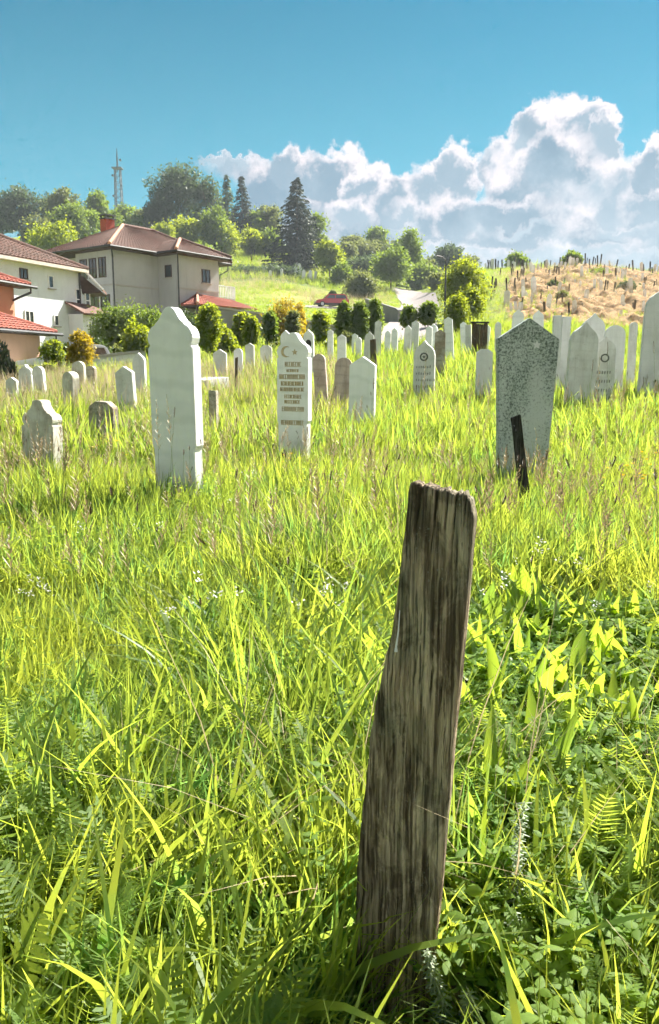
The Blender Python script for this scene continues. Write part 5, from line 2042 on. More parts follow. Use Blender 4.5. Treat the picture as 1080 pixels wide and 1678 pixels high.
# ---- clipped and trailing shrubs in the row
SH = [  # px, Y, top, width, label, material, kind
    (345, 30, 499, 34, 'bright green lollipop shrub right of the tall marble gravestone', 'fol_bright', 'ovoid', .40),
    (368, 33, 533, 40, 'low spreading yellow green shrub beside the lollipop shrub', 'fol_bright', 'bush', .1),
    (398, 36, 515, 22, 'green trained shrub on a bare stem in front of the retaining wall', 'fol_bright', 'ovoid', .45),
    (413, 35, 521, 15, 'smaller trained shrub leaning on its neighbour before the retaining wall', 'fol_bright', 'ovoid', .50),
    (444, 38, 514, 14, 'narrow ivy covered shrub under the golden bush', 'fol_mid', 'tallcol', .15),
    (481, 39, 512, 11, 'thin trailing shrub right of the golden bush', 'fol_olive', 'tallcol', .2),
    (526, 38, 510, 18, 'yellow tipped column shrub left of the three dark clipped ones', 'fol_bright', 'tallcol', .05),
    (563, 42, 496, 18, 'first of the three dark clipped shrubs, slanting left', 'fol_mid', 'ovoid', .28),
    (590, 42, 495, 20, 'second of the three dark clipped shrubs, in the middle', 'fol_mid', 'ovoid', .25),
    (612, 43, 492, 23, 'third of the three dark clipped shrubs, the broadest', 'fol_mid', 'ovoid', .22),
    (669, 44, 503, 20, 'small round topped shrub in front of the road', 'fol_mid', 'ovoid', .45),
    (701, 44, 497, 26, 'round topped pruned shrub at the right side of the road', 'fol_mid', 'ovoid', .45),
    (91, 27, 556, 24, 'tall narrow yellow green shrub by the corner of the terracotta house', 'fol_bright', 'tallcol', .25),
    (82, 25, 597, 20, 'low yellow green shrub beside the narrow one', 'fol_bright', 'bush', .05),
    (134, 30, 545, 38, 'golden yellow green round shrub in front of the white house annex', 'fol_gold', 'ovoid', .30),
    (228, 36, 525, 56, 'full green leafy shrub just left of the tall marble gravestone', 'fol_bright', 'bush', .2),
    (218, 44, 503, 110, 'wide dark rounded hedge in front of the beige house', 'fol_mid', 'hedge', .05),
    (165, 38, 558, 46, 'low dark juniper like shrub on the garden wall', 'fol_dark', 'bush', .05),
    (300, 50, 508, 60, 'hedge shrub under the beige house wall', 'fol_dark', 'bush', .05),
    (113, 33, 566, 30, 'dark shrub in the shade left of the golden one', 'fol_dark', 'bush', .05),
    (195, 41, 570, 40, 'grassy low shrub on the bank above the garden wall', 'fol_olive', 'bush', .05),
    (466, 49, 492, 62, 'golden orange flowering bush on the retaining wall', 'fol_gold', 'bush', .3),
    (487, 50, 497, 30, 'smaller golden bush right of the orange flowering one', 'fol_gold', 'bush', .3),
    (545, 106, 478, 14, 'dark small bush beside the red car', 'fol_dark', 'bush', .05),
    (540, 33, 560, 18, 'yellow green weedy shrub among the row gravestones', 'fol_bright', 'bush', .05),
    (571, 34, 545, 14, 'thin weedy shrub right of the weedy one', 'fol_olive', 'bush', .05),
    (454, 37, 562, 30, 'low shrub with reddish tips left of the inscribed gravestone top', 'fol_olive', 'bush', .05),
    (380, 39, 548, 44, 'green shrub at the foot of the retaining wall left', 'fol_mid', 'bush', .05),
]
for (px, Y, top, w_, lb, mt, kd, tf) in SH:
    lob = None
    if kd in ('tallcol', 'hedge'):
        x, y, z0 = at(px, Y)
        ht = pix_z(Y, top) - z0
        R_ = w_ * Y / F / 2
        if kd == 'hedge':
            lob = [(-R_ * .62, 0, ht * .55, R_ * .40, R_ * .35, ht * .44), (-R_ * .1, 0, ht * .58, R_ * .45, R_ * .35, ht * .42), (R_ * .45, 0, ht * .5, R_ * .50, R_ * .35, ht * .46)]
        else:
            lob = [(0, 0, ht * (tf + .12), R_ * .7, R_ * .7, ht * .14), (R_ * .15, 0, ht * .52, R_ * .8, R_ * .8, ht * .2), (-R_ * .1, 0, ht * .8, R_, R_, ht * .2)]
    big = w_ * Y / F
    tree(px, Y, top, w_, lb, mt, kind=kd if lob is None else 'x', trunk_frac=tf, n=int(170 + 110 * big), per=26, name='shrub', cat='shrub', lobes=lob, csz=max(.14, big * .16), leaf=.10 if Y < 31 else (.145 if Y < 60 else .25), shell=.62, droop=.3, bark='bark_grey')


# dark conifer shrub at the left edge
def upright_conifer(px, Y, top, w_, label, seed):
    x, y, z0 = at(px, Y)
    ht = pix_z(Y, top) - z0
    r = np.random.default_rng(seed)
    root = empty('conifer_shrub', (x, y, z0), label=label, cat='shrub')
    trunk_mb(ht, .04, seed=seed, limbs=3).build('trunk', M['bark'], root)
    n = 2600
    t = r.random(n) ** 1.2
    R_ = w_ * Y / F / 2
    tips = r.uniform(0, 6.28, 9)
    k = r.integers(0, 9, n)
    tip_h = r.uniform(.7, 1, 9)
    ang = tips[k] + r.normal(size=n) * .35
    rad = R_ * (.35 + .65 * np.sin(np.clip(t, 0, 1) * 2.6 + .4)) * r.uniform(.4, 1, n)
    Pp = np.stack([np.cos(ang) * rad, np.sin(ang) * rad, t * ht * tip_h[k]], 1)
    D = unit(np.stack([np.cos(ang) * .35, np.sin(ang) * .35, np.ones(n)], 1) + r.normal(size=(n, 3)) * .25)
    V, Fq = leaf_quads(Pp, D, .14 * r.uniform(.6, 1.2, n), r, .28)
    mesh_np('crown', V, Fq, M['fol_spruce'], {'v': np.repeat(r.random(n), 4)}, parent=root)


upright_conifer(5, 20, 558, 40, 'dark blue green upright conifer at the left edge', 4)
upright_conifer(23, 19, 596, 14, 'small dark conifer tip right of the larger one', 5)


# ------------------------------------------------------------------ meadow plants (prototypes for the sward and for single plants)
def blades(n, h, w, spread, lean, r, seg=4, curl=.5, dry=0.0, hvar=.35):
    ang = r.uniform(0, 6.283, n)
    rad = spread * np.sqrt(r.random(n))
    base = np.stack([np.cos(ang) * rad, np.sin(ang) * rad, np.full(n, -.02)], 1)
    da = ang + r.normal(size=n) * .9
    out = np.stack([np.cos(da), np.sin(da), np.zeros(n)], 1)
    hh = h * (1 - hvar + 2 * hvar * r.random(n))
    ln = lean * r.uniform(.2, 1.3, n)
    cu = curl * r.uniform(.1, 1.2, n) ** 1.5
    yaw = r.uniform(0, 3.1416, n)
    side = np.stack([np.cos(yaw), np.sin(yaw), np.zeros(n)], 1)
    side = side - out * (side * out).sum(1, keepdims=True) * .3
    side = unit(side)
    ww = w * r.uniform(.55, 1.25, n)
    V = np.zeros((n, (seg + 1) * 2 - 1, 3))
    for k in range(seg + 1):
        t = k / seg
        c = base + out * ((ln * t + cu * t * t * 1.0) * hh)[:, None]
        c[:, 2] += hh * (t - .38 * cu * t ** 2.5)
        wk = ww * (0.55 + .45 * min(1, t * 3)) * (1 - t ** 2.2)
        if k < seg:
            V[:, 2 * k] = c - side * wk[:, None] / 2
            V[:, 2 * k + 1] = c + side * wk[:, None] / 2
        else:
            V[:, 2 * k] = c
    nv = (seg + 1) * 2 - 1
    b = (np.arange(n) * nv)[:, None]
    fs = []
    for k in range(seg - 1):
        fs.append(b + np.array([2 * k, 2 * k + 1, 2 * k + 3, 2 * k + 2]))
    tri = b + np.array([2 * seg - 2, 2 * seg - 1, 2 * seg, 2 * seg])
    q = np.concatenate(fs)
    tone = r.random(n)
    if dry:
        tone = np.where(r.random(n) < dry, .99, tone * .9)
    return V.reshape(-1, 3), q, tri[:, :3], np.repeat(tone, nv)


def mesh_mixed(name, V, Q, T, mat, tone, link_=True, parent=None):
    me = bpy.data.meshes.new(name)
    me.vertices.add(len(V))
    me.vertices.foreach_set('co', np.asarray(V, np.float32).ravel())
    loops = np.concatenate([Q.ravel(), T.ravel()]).astype(np.int32)
    me.loops.add(len(loops))
    me.loops.foreach_set('vertex_index', loops)
    tot = np.concatenate([np.full(len(Q), 4), np.full(len(T), 3)]).astype(np.int32)
    st = np.concatenate([[0], np.cumsum(tot)[:-1]]).astype(np.int32)
    me.polygons.add(len(tot))
    me.polygons.foreach_set('loop_start', st)
    me.polygons.foreach_set('loop_total', tot)
    me.polygons.foreach_set('use_smooth', np.ones(len(tot), dtype=bool))
    a = me.attributes.new('v', 'FLOAT', 'POINT')
    a.data.foreach_set('value', np.asarray(tone, np.float32))
    me.update(calc_edges=True)
    me.materials.append(mat)
    o = bpy.data.objects.new(name, me)
    if link_:
        link(o, parent)
    return o


class Strip:
    """collects ribbons (leaf blades along a curve) with a tone each"""
    def __init__(s):
        s.V, s.Q, s.T, s.tone = [], [], [], []
        s.n = 0

    def ribbon(s, pts, widths, side, tone, fold=0.0):
        pts = np.asarray(pts, float)
        side = np.asarray(side, float)
        k = len(pts)
        if fold:
            V = np.zeros((k, 3, 3))
            for i in range(k):
                d = pts[min(i + 1, k - 1)] - pts[max(i - 1, 0)]
                d /= max(np.linalg.norm(d), 1e-9)
                nr = np.cross(side, d)
                V[i, 0] = pts[i] - side * widths[i] / 2 + nr * widths[i] * fold
                V[i, 1] = pts[i]
                V[i, 2] = pts[i] + side * widths[i] / 2 + nr * widths[i] * fold
            for i in range(k - 1):
                a = s.n + 3 * i
                s.Q += [(a, a + 1, a + 4, a + 3), (a + 1, a + 2, a + 5, a + 4)]
            s.V.append(V.reshape(-1, 3))
            s.tone += [min(1, tone * .8), min(1, tone * .8 + .35), max(0, tone * .8 - .1)] * k
            s.n += 3 * k
        else:
            V = np.zeros((k, 2, 3))
            for i in range(k):
                V[i, 0] = pts[i] - side * widths[i] / 2
                V[i, 1] = pts[i] + side * widths[i] / 2
            for i in range(k - 1):
                a = s.n + 2 * i
                s.Q.append((a, a + 1, a + 3, a + 2))
            s.V.append(V.reshape(-1, 3))
            s.tone += [tone] * (2 * k)
            s.n += 2 * k

    def obj(s, name, mat, link_=False, parent=None):
        return mesh_mixed(name, np.concatenate(s.V), np.array(s.Q, int).reshape(-1, 4), np.zeros((0, 3), int), mat, s.tone, link_, parent)


def lance_leaf(st, base, az_, L, W, up, tone, r, arch=.5, wav=.06, fold=.18, k=9):
    d = np.array([math.cos(az_), math.sin(az_), 0])
    side = np.array([-d[1], d[0], 0])
    tw = r.normal() * .35
    side = side * math.cos(tw) + np.array([0, 0, 1]) * math.sin(tw)
    pts, ws = [], []
    for i in range(k):
        t = i / (k - 1)
        out = L * (math.cos(up) * t + arch * .35 * t * t)
        zz = L * (math.sin(up) * t - arch * .45 * t * t)
        pts.append(np.asarray(base) + d * out + np.array([0, 0, zz]) + side * math.sin(t * 9 + tone * 6) * wav * W)
        ws.append(W * (math.sin(math.pi * min(1, t * .93 + .07) ** .85) ** .9 * .95 + .05) if t < 1 else .002)
    ws[0] = W * .12
    st.ribbon(pts, ws, side, tone, fold)


def fern_leaf(st, base, az_, L, W, up, tone, r, arch=.3, pairs=27, sub=False):
    """yarrow-like leaf: a midrib with many fine, forked leaflets"""
    d = np.array([math.cos(az_), math.sin(az_), 0])
    side = np.array([-d[1], d[0], 0])

    def c(t):
        return np.asarray(base) + d * L * (math.cos(up) * t + arch * .3 * t * t) + np.array([0, 0, L * (math.sin(up) * t - arch * .4 * t * t)])
    st.ribbon([c(i / 6) for i in range(7)], [L * .012 * (1.2 - i / 6) for i in range(7)], side, tone)
    for i in range(pairs):
        t = .12 + .87 * i / pairs
        p = c(t)
        tv = c(t + .02) - c(t)
        tv /= np.linalg.norm(tv)
        nr = np.cross(side, tv)
        wl = W * .5 * math.sin(math.pi * (t * .86 + .08)) ** .7 * r.uniform(.8, 1.1)
        for sg in (-1, 1):
            e = p + side * sg * wl + tv * wl * .45 + nr * wl * r.uniform(-.05, .35)
            m_ = (p + e) / 2
            st.ribbon([p, m_, e], [.0022 * L / .2, .0050 * L / .2, .0010], unit((tv * .8 + nr * .5)[None])[0], tone * .8 + .2 * r.random())
            if sub:
                for q_ in (.45, .72):
                    b_ = p + (e - p) * q_
                    for s2 in (1, -1):
                        e2 = b_ + (side * sg * .4 + tv * .7 * s2 + nr * r.uniform(-.1, .5)) * wl * .34
                        st.ribbon([b_, e2], [.0026 * L / .2, .0006], unit((nr + side * .2)[None])[0], tone)


protos = {}


def proto(key, objs):
    c = bpy.data.collections.new('proto_' + key)
    for o in objs:
        c.objects.link(o)
    protos[key] = c


R = np.random.default_rng


def tuft(nm, n, h, w, spread, lean, seed, mat='blade', curl=.5, dry=0, seg=4, hvar=.35):
    V, Q, T, tn = blades(n, h, w, spread, lean, R(seed), seg, curl, dry, hvar)
    return mesh_mixed(nm, V, Q, T, M[mat], tn, False)


proto('fine', [tuft('grass_tuft', 20, .26, .0065, .055, .28, 100 + i, curl=.5) for i in range(5)])
proto('medium', [tuft('grass_tuft', 12, .36, .0125, .05, .22, 120 + i, curl=.42) for i in range(5)])
proto('wide', [tuft('grass_tuft', 6, .40, .024, .04, .24, 140 + i, curl=.5, seg=6) for i in range(5)])
proto('low', [tuft('grass_tuft', 26, .13, .007, .08, .6, 160 + i, curl=.8, seg=3) for i in range(4)])
proto('far', [tuft('grass_tuft', 14, .38, .019, .13, .20, 180 + i, curl=.35, seg=3) for i in range(4)])
proto('straw', [tuft('straw_tuft', 9, .34, .004, .06, .8, 200 + i, 'straw', curl=1.0) for i in range(4)])
proto('strawfar', [tuft('straw_tuft', 10, .58, .008, .12, .22, 220 + i, 'straw', curl=.3, seg=3) for i in range(4)])


def fern_proto(seed, mat='fern', L=.19, W=.055, n=6, up0=1.15):
    r = R(seed)
    st = Strip()
    for k in range(n):
        fern_leaf(st, (r.normal() * .012, r.normal() * .012, 0), r.uniform(0, 6.28), L * r.uniform(.6, 1.15), W * r.uniform(.8, 1.1), r.uniform(up0 - .35, up0 + .35), r.random(), r, arch=r.uniform(.1, .5))
    return st.obj('yarrow_leaf', M[mat])


proto('fern', [fern_proto(300 + i) for i in range(5)])


def clover_proto(seed):
    r = R(seed)
    st = Strip()
    stm = Strip()
    for k in range(14):
        a = r.uniform(0, 6.28)
        rr = .07 * math.sqrt(r.random())
        hgt = r.uniform(.07, .20)
        b = np.array([math.cos(a) * rr, math.sin(a) * rr, 0])
        top = b + np.array([r.normal() * .02, r.normal() * .02, hgt])
        st.ribbon([b, (b + top) / 2 + r.normal(size=3) * .004, top], [.0022, .002, .0018], np.array([1, 0, 0.]), .2)
        a0 = r.uniform(0, 6.28)
        for j in range(3):
            lance_leaf(st, top, a0 + j * 2.094, r.uniform(.018, .028), r.uniform(.014, .02), r.uniform(.0, .5), r.random(), r, arch=.3, wav=0, fold=.12, k=4)
    return st.obj('clover', M['clover'])


proto('clover', [clover_proto(330 + i) for i in range(4)])


def leafy_proto(seed):      # small herb: upright stem with paired ovate leaves
    r = R(seed)
    st = Strip()
    for s_ in range(4):
        b = np.array([r.normal() * .03, r.normal() * .03, 0])
        hgt = r.uniform(.16, .34)
        tip = b + np.array([r.normal() * .04, r.normal() * .04, hgt])
        st.ribbon([b, (b + tip) / 2, tip], [.003, .0025, .0015], np.array([.7, .7, 0.]), .1)
        for k in range(8):
            t = .2 + .8 * k / 8
            p = b + (tip - b) * t
            a = k * 1.57 + r.normal() * .2
            for q_ in (0, 3.14):
                lance_leaf(st, p, a + q_, r.uniform(.018, .032) * (1.2 - .5 * t), r.uniform(.009, .014), r.uniform(.1, .7), r.random(), r, arch=.4, wav=0, fold=.12, k=5)
    return st.obj('leafy_herb', M['clover'])


proto('leafy', [leafy_proto(350 + i) for i in range(4)])


def plantain_parts(seed, scale=1.0, n=8):
    """upright lanceolate leaves in a rosette"""
    r = R(seed)
    out = []
    for k in range(n):
        st = Strip()
        lance_leaf(st, (r.normal() * .01, r.normal() * .01, 0), r.uniform(0, 6.28), scale * r.uniform(.24, .40), scale * r.uniform(.046, .072), r.uniform(1.05, 1.45), r.random(), r, arch=r.uniform(.15, .75), wav=.10, fold=.16, k=12)
        out.append(st)
    return out


def merged(sts):
    st = Strip()
    for q in sts:
        for V in q.V:
            st.V.append(V)
        st.Q += [tuple(i + st.n for i in f) for f in q.Q]
        st.tone += q.tone
        st.n += q.n
    return st


proto('lance', [merged(plantain_parts(400 + i, .8, 6)).obj('lance_leaves', M['broad']) for i in range(5)])


def seedstalk_np(seed, h=.75, kind='panicle'):
    """stem object + head object data"""
    r = R(seed)
    st, hd = Strip(), Strip()
    bx, by = r.normal() * .06, r.normal() * .06
    def c(t):
        return np.array([bx * t * t, by * t * t, h * t])
    st.ribbon([c(i / 6) for i in range(7)], [.0026 - .0002 * i for i in range(7)], np.array([1, 0, 0.]), .5)
    st.ribbon([c(i / 6) for i in range(7)], [.0026 - .0002 * i for i in range(7)], np.array([0, 1, 0.]), .5)
    if kind == 'panicle':
        for k in range(34):
            t = .74 + .26 * k / 34
            p = c(t)
            a = k * 2.4
            ln = .035 * (1.15 - (t - .74) / .26) * r.uniform(.5, 1.2)
            e = p + np.array([math.cos(a) * ln, math.sin(a) * ln, ln * 1.1])
            hd.ribbon([p, (p * .4 + e * .6), e], [.0012, .0045, .001], unit(np.cross(e - p, [0, 0, 1])[None])[0], r.random())
    else:       # tight head, as ribwort plantain
        for k in range(46):
            t = .95 + .05 * k / 46
            p = c(t) * np.array([1, 1, 1.0])
            a = k * 2.4
            wv = .0062 * math.sin(math.pi * (k + 3) / 50) + .0012
            e = p + np.array([math.cos(a) * wv, math.sin(a) * wv, .004])
            hd.ribbon([p, e], [.004, .0015], unit(np.cross(e - p, [0, 0, 1])[None])[0], r.random())
    return st, hd


def buttercup_np(seed, h=.42):
    r = R(seed)
    st, hd = Strip(), Strip()
    for s_ in range(1):
        hh = h * r.uniform(.7, 1.1)
        bx, by = r.normal() * .06, r.normal() * .06
        pts = [np.array([bx * t * t, by * t * t, hh * t]) for t in np.linspace(0, 1, 5)]
        st.ribbon(pts, [.003, .0026, .0022, .002, .0016], np.array([1, 0, 0.]), .4)
        a0 = r.uniform(0, 6)
        for j in range(5):
            lance_leaf(hd, pts[-1], a0 + j * 1.2566, .024, .022, .35, r.random(), r, arch=-.4, wav=0, fold=.05, k=4)
    return st, hd


# ---- scatter: every bit of sward is a geometry-nodes object of one kind
def scatter(name, key, pts, scale, tilt, label=None, rngs=None):
    n = len(pts)
    r = rngs or rng
    me = bpy.data.meshes.new(name)
    me.vertices.add(n)
    me.vertices.foreach_set('co', np.asarray(pts, np.float32).ravel())
    rot = np.stack([r.normal(size=n) * tilt, r.normal(size=n) * tilt, r.uniform(0, 6.283, n)], 1)
    a = me.attributes.new('rot', 'FLOAT_VECTOR', 'POINT')
    a.data.foreach_set('vector', rot.astype(np.float32).ravel())
    a = me.attributes.new('sc', 'FLOAT', 'POINT')
    a.data.foreach_set('value', np.asarray(scale, np.float32))
    a = me.attributes.new('pick', 'INT', 'POINT')
    a.data.foreach_set('value', r.integers(0, 1000, n).astype(np.int32))
    me.update()
    o = bpy.data.objects.new(name, me)
    link(o)
    ng = bpy.data.node_groups.new(name + '_nodes', 'GeometryNodeTree')
    ng.interface.new_socket('Geometry', in_out='INPUT', socket_type='NodeSocketGeometry')
    ng.interface.new_socket('Geometry', in_out='OUTPUT', socket_type='NodeSocketGeometry')
    N = ng.nodes.new
    gi, go = N('NodeGroupInput'), N('NodeGroupOutput')
    ci = N('GeometryNodeCollectionInfo')
    ci.inputs['Collection'].default_value = protos[key]
    ci.inputs['Separate Children'].default_value = True
    ci.inputs['Reset Children'].default_value = True
    ip = N('GeometryNodeInstanceOnPoints')
    ip.inputs['Pick Instance'].default_value = True

    def attr(nm, typ):
        q = N('GeometryNodeInputNamedAttribute')
        q.data_type = typ
        q.inputs['Name'].default_value = nm
        return q.outputs['Attribute']
    ng.links.new(gi.outputs[0], ip.inputs['Points'])
    ng.links.new(ci.outputs[0], ip.inputs['Instance'])
    ng.links.new(attr('pick', 'INT'), ip.inputs['Instance Index'])
    e2r = N('FunctionNodeEulerToRotation')
    ng.links.new(attr('rot', 'FLOAT_VECTOR'), e2r.inputs[0])
    ng.links.new(e2r.outputs[0], ip.inputs['Rotation'])
    ng.links.new(attr('sc', 'FLOAT'), ip.inputs['Scale'])
    ng.links.new(ip.outputs[0], go.inputs[0])
    md = o.modifiers.new('scatter', 'NODES')
    md.node_group = ng
    o['kind'] = 'stuff'
    if label:
        o['label'] = label
    return o


def area_points(n, y0, y1, pad=60, power=1.0, px0=None, px1=None, seed=0):
    """points over the meadow between two distances, equally dense over the ground"""
    r = R(1000 + seed)
    a = (px0 if px0 is not None else -pad)
    b = (px1 if px1 is not None else 1080 + pad)
    Y = np.sqrt(r.random(n) * (y1 ** 2 - y0 ** 2) + y0 ** 2) if power == 1 else y0 + (y1 - y0) * r.random(n) ** power
    p_ = r.uniform(a, b, n)
    X = (p_ - 540) / 1310 * Y
    if y1 < 45:       # the meadow goes on to both sides of the picture
        m_ = 1.5
        area = .5 * (y1 ** 2 - y0 ** 2) * (b - a) / 1310
        lo = y0 - .5 if y0 < 1.5 else y0
        for sg, on, e in ((-1, px0 is None, a), (1, px1 is None, b)):
            if on:
                k = int(n * m_ * (y1 - lo) / area)
                Ye = r.uniform(lo, y1, k)
                X = np.concatenate([X, (e - 540) / 1310 * np.maximum(Ye, 0) + sg * r.random(k) * m_])
                Y = np.concatenate([Y, Ye])
    return X, Y


def keep(X, Y, clear):
    ok = np.ones(len(X), bool)
    for (cx, cy, rx, ry) in clear:
        ok &= ((X - cx) / rx) ** 2 + ((Y - cy) / ry) ** 2 > 1
    return ok


CLEAR = [(.15, 1.37, .11, .05), (.14, 1.12, .20, .26)]
ROADS = [lambda X, Y: (np.abs(540 + 1337 * X / np.maximum(Y, .01) - np.interp(Y, [38, 60, 82, 110, 140], [668, 672, 684, 686, 668])) < 1337 * 2.6 / np.maximum(Y, 1)) & (Y > 37)]
CLEAR.append((at(543, 101.5)[0], 98.5, 3.6, 7.5))
for k, (o, w, h) in placed.items():
    CLEAR.append((o.location.x, o.location.y, w * .5, .10))


def sow(name, key, n, y0, y1, s0, s1, tilt=.12, seed=0, patch=None, lift=0.0, px0=None, px1=None, pscale=.8, pad=60, label=None, extra_clear=None, nomound=False, thin=False):
    X, Y = area_points(n, y0, y1, px0=px0, px1=px1, seed=seed, pad=pad)
    ok = keep(X, Y, CLEAR + (extra_clear or []))
    if patch is not None:
        v = vnoise(X * pscale + seed, Y * pscale * .8, 30 + seed)
        ok &= v > patch
    if thin:      # less grass where the broad leaved plants stand
        pe = 540 + 1337 * X / np.maximum(Y, .01)
        ok &= ~((pe > 745) & (Y > 1.7) & (pe < 1160) & (Y < 3.5) & (R(seed).random(len(X)) < .72))
    if nomound:
        ok &= (mound_mask(X, Y) < .3)
    if True:
        for rc in ROADS:
            ok &= ~rc(X, Y)
    X, Y = X[ok], Y[ok]
    Z = ground(X, Y) + lift
    r = R(50 + seed)
    sc = r.uniform(s0, s1, len(X)) * (.75 + .5 * vnoise(X * 1.3, Y * 1.1, 77))
    return scatter(name, key, np.stack([X, Y, Z], 1), sc, tilt, label, r)


FRONT = [(.15, 1.12, .28, .30)]      # keep the tallest tufts from growing right in front of the plank
sow('grass', 'low', 4200, .45, 4.0, .8, 1.5, .2, 1, label='short dense undergrowth grass')
sow('grass', 'fine', 800, .55, 4.2, .7, 1.2, .12, 2, patch=.3, thin=True, label='fine green grass')
sow('grass', 'medium', 1300, .6, 4.2, .6, 1.05, .12, 3, patch=.3, thin=True, extra_clear=FRONT, label='upright grass')
sow('grass', 'wide', 1000, .75, 4.5, .5, 1.0, .16, 4, patch=.38, thin=True, extra_clear=FRONT, label='broad bladed grass')
sow('grass', 'fine', 8500, 4.0, 9.5, .9, 1.4, .12, 5, patch=.2, label='fine green meadow grass')
sow('grass', 'medium', 6500, 4.0, 9.5, .8, 1.3, .12, 6, label='upright meadow grass')
sow('grass', 'far', 9000, 9.0, 18, 1.1, 1.75, .12, 7, label='meadow grass between the gravestones')
sow('grass', 'fine', 7000, 9.0, 16, 1.1, 1.9, .12, 8, label='fine meadow grass between the gravestones')
sow('grass', 'far', 14000, 18, 42, 1.2, 2.0, .12, 9, label='distant meadow grass')
sow('straw', 'strawfar', 6000, 10.0, 26, .9, 1.5, .14, 10, patch=.30, px1=560, label='tall dry seeding grass on the left')
sow('straw', 'strawfar', 900, 11, 30, .7, 1.2, .12, 11, patch=.5, px0=520, label='dry grass stems on the right')
sow('straw', 'straw', 1900, 1.6, 9, .7, 1.3, .5, 12, patch=.55, label='dead fallen grass')
sow('yarrow', 'fern', 1250, .7, 2.3, 1.0, 1.8, .2, 13, patch=.36, extra_clear=[(.16, 1.15, .30, .36)], label='feathery yarrow leaves')
sow('yarrow', 'fern', 500, 2.4, 6, .9, 1.5, .2, 14, patch=.5, label='feathery yarrow leaves further back')
sow('clover', 'clover', 600, .8, 3.4, .8, 1.3, .1, 15, px0=720, label='clover and small leaved herbs')
sow('clover', 'clover', 420, .8, 3.4, .7, 1.2, .1, 16, patch=.5, px1=600, label='clover among the grass')
sow('herb', 'leafy', 240, 1.5, 4.5, .8, 1.3, .1, 17, patch=.45, label='small leafy herbs')
sow('herb', 'leafy', 900, 4.0, 11, 1.0, 1.7, .1, 18, patch=.5, label='leafy herbs in the meadow')
sow('broad_leaves', 'lance', 150, 1.6, 5.0, .6, 1.0, .2, 19, patch=.45, label='narrow broad leaved plants in the grass')
# hill slopes
def stalk_proto(seed, kind):
    st, hd = seedstalk_np(seed, .62, kind)
    o = st.obj('stem', M['stem'])
    o2 = hd.obj('head', M['seed' if kind == 'panicle' else 'darkseed'])
    me = o.data
    bm = bmesh.new()
    bm.from_mesh(me)
    n0 = len(bm.faces)
    bm.from_mesh(o2.data)
    bm.faces.ensure_lookup_table()
    for f in bm.faces[n0:]:
        f.material_index = 1
    bm.to_mesh(me)
    bm.free()
    me.materials.append(o2.data.materials[0])
    return o


def daisy_proto(seed):
    r = R(seed)
    st = Strip()
    b = np.zeros(3)
    for q_ in range(3):
        p = np.array([r.normal() * .05, r.normal() * .05, .36 + r.normal() * .05])
        for j in range(9):
            lance_leaf(st, p + r.normal(size=3) * .012, j * .7, .014, .010, .3, r.random(), r, arch=-.2, wav=0, fold=.05, k=3)
    return st.obj('white_flowers', M['petal'])


proto('stalk', [stalk_proto(1300 + i, 'panicle') for i in range(4)] + [stalk_proto(1310, 'rib'), stalk_proto(1311, 'rib')])
proto('daisy', [daisy_proto(1320 + i) for i in range(3)])
proto('lancebig', [merged(plantain_parts(1400 + i, 1.05, 7)).obj('lance_leaves', M['broad']) for i in range(5)])
sow('seed_heads', 'stalk', 800, 3.2, 9, .8, 1.25, .16, 30, label='thin seeding stalks over the meadow')
sow('seed_heads', 'stalk', 1500, 9, 22, 1.0, 1.5, .16, 31, label='thin seeding stalks between the gravestones')
sow('white_flowers', 'daisy', 150, 2.5, 10, .6, 1.1, .2, 32, patch=.5, label='tiny white flowers in the meadow')
sow('broad_leaves', 'lancebig', 75, 1.75, 3.6, .8, 1.2, .15, 33, px0=770, px1=1100, label='broad leaves crowding right of the plank')
sow('mound_grass', 'straw', 5200, 46, 105, 1.2, 2.6, .3, 34, patch=.45, px0=800, px1=1140, pscale=.35, label='dry tufts on the brown mound')
sow('mound_grass', 'far', 2600, 46, 105, .5, 1.2, .3, 35, patch=.62, px0=800, px1=1140, pscale=.3, label='green tufts on the brown mound')
# rank growth hugging the foot of every stone and post
fx, fy, fs = [], [], []
rr_ = R(91)
for k, (o_, w_, h_) in placed.items():
    if o_.location.y > 24:
        continue
    for q_ in range(34):
        a_ = rr_.uniform(3.5, 5.9)
        d_ = rr_.uniform(.10, .34)
        fx.append(o_.location.x + rr_.uniform(-w_ * .62, w_ * .62) + math.cos(a_) * .04)
        fy.append(o_.location.y - d_)
        fs.append(rr_.uniform(.85, 1.4))
fx, fy, fs = np.array(fx), np.array(fy), np.array(fs)
scatter('grass', 'medium', np.stack([fx, fy, ground(fx, fy)], 1), fs, .14, 'taller grass at the foot of the gravestones')
sow('hill_grass', 'far', 9000, 125, 212, 1.6, 3.2, .12, 21, patch=.35, px0=330, px1=880, pscale=.12, label='rough grass on the far slopes')
sow('hill_grass', 'strawfar', 2600, 100, 205, 1.2, 2.4, .12, 22, patch=.5, px0=360, px1=640, pscale=.1, label='dry grass on the far slopes')
sow('hill_grass', 'far', 15000, 42, 125, .6, 1.5, .12, 20, patch=.30, px0=-60, px1=1140, pscale=.25, nomound=True, label='rough grass on the hill slopes')


# ------------------------------------------------------------------ single plants near the camera
def dock(px, Y, sc, seed, label, n=8):
    x, y, z = at(px, Y)
    root = empty('broad_leaved_plant', (x, y, z), 0, label=label, cat='plant', group='broad leaved plants right of the plank')
    for st in plantain_parts(seed, sc, n):
        st.obj('leaf', M['broad'], True, root)
    return root


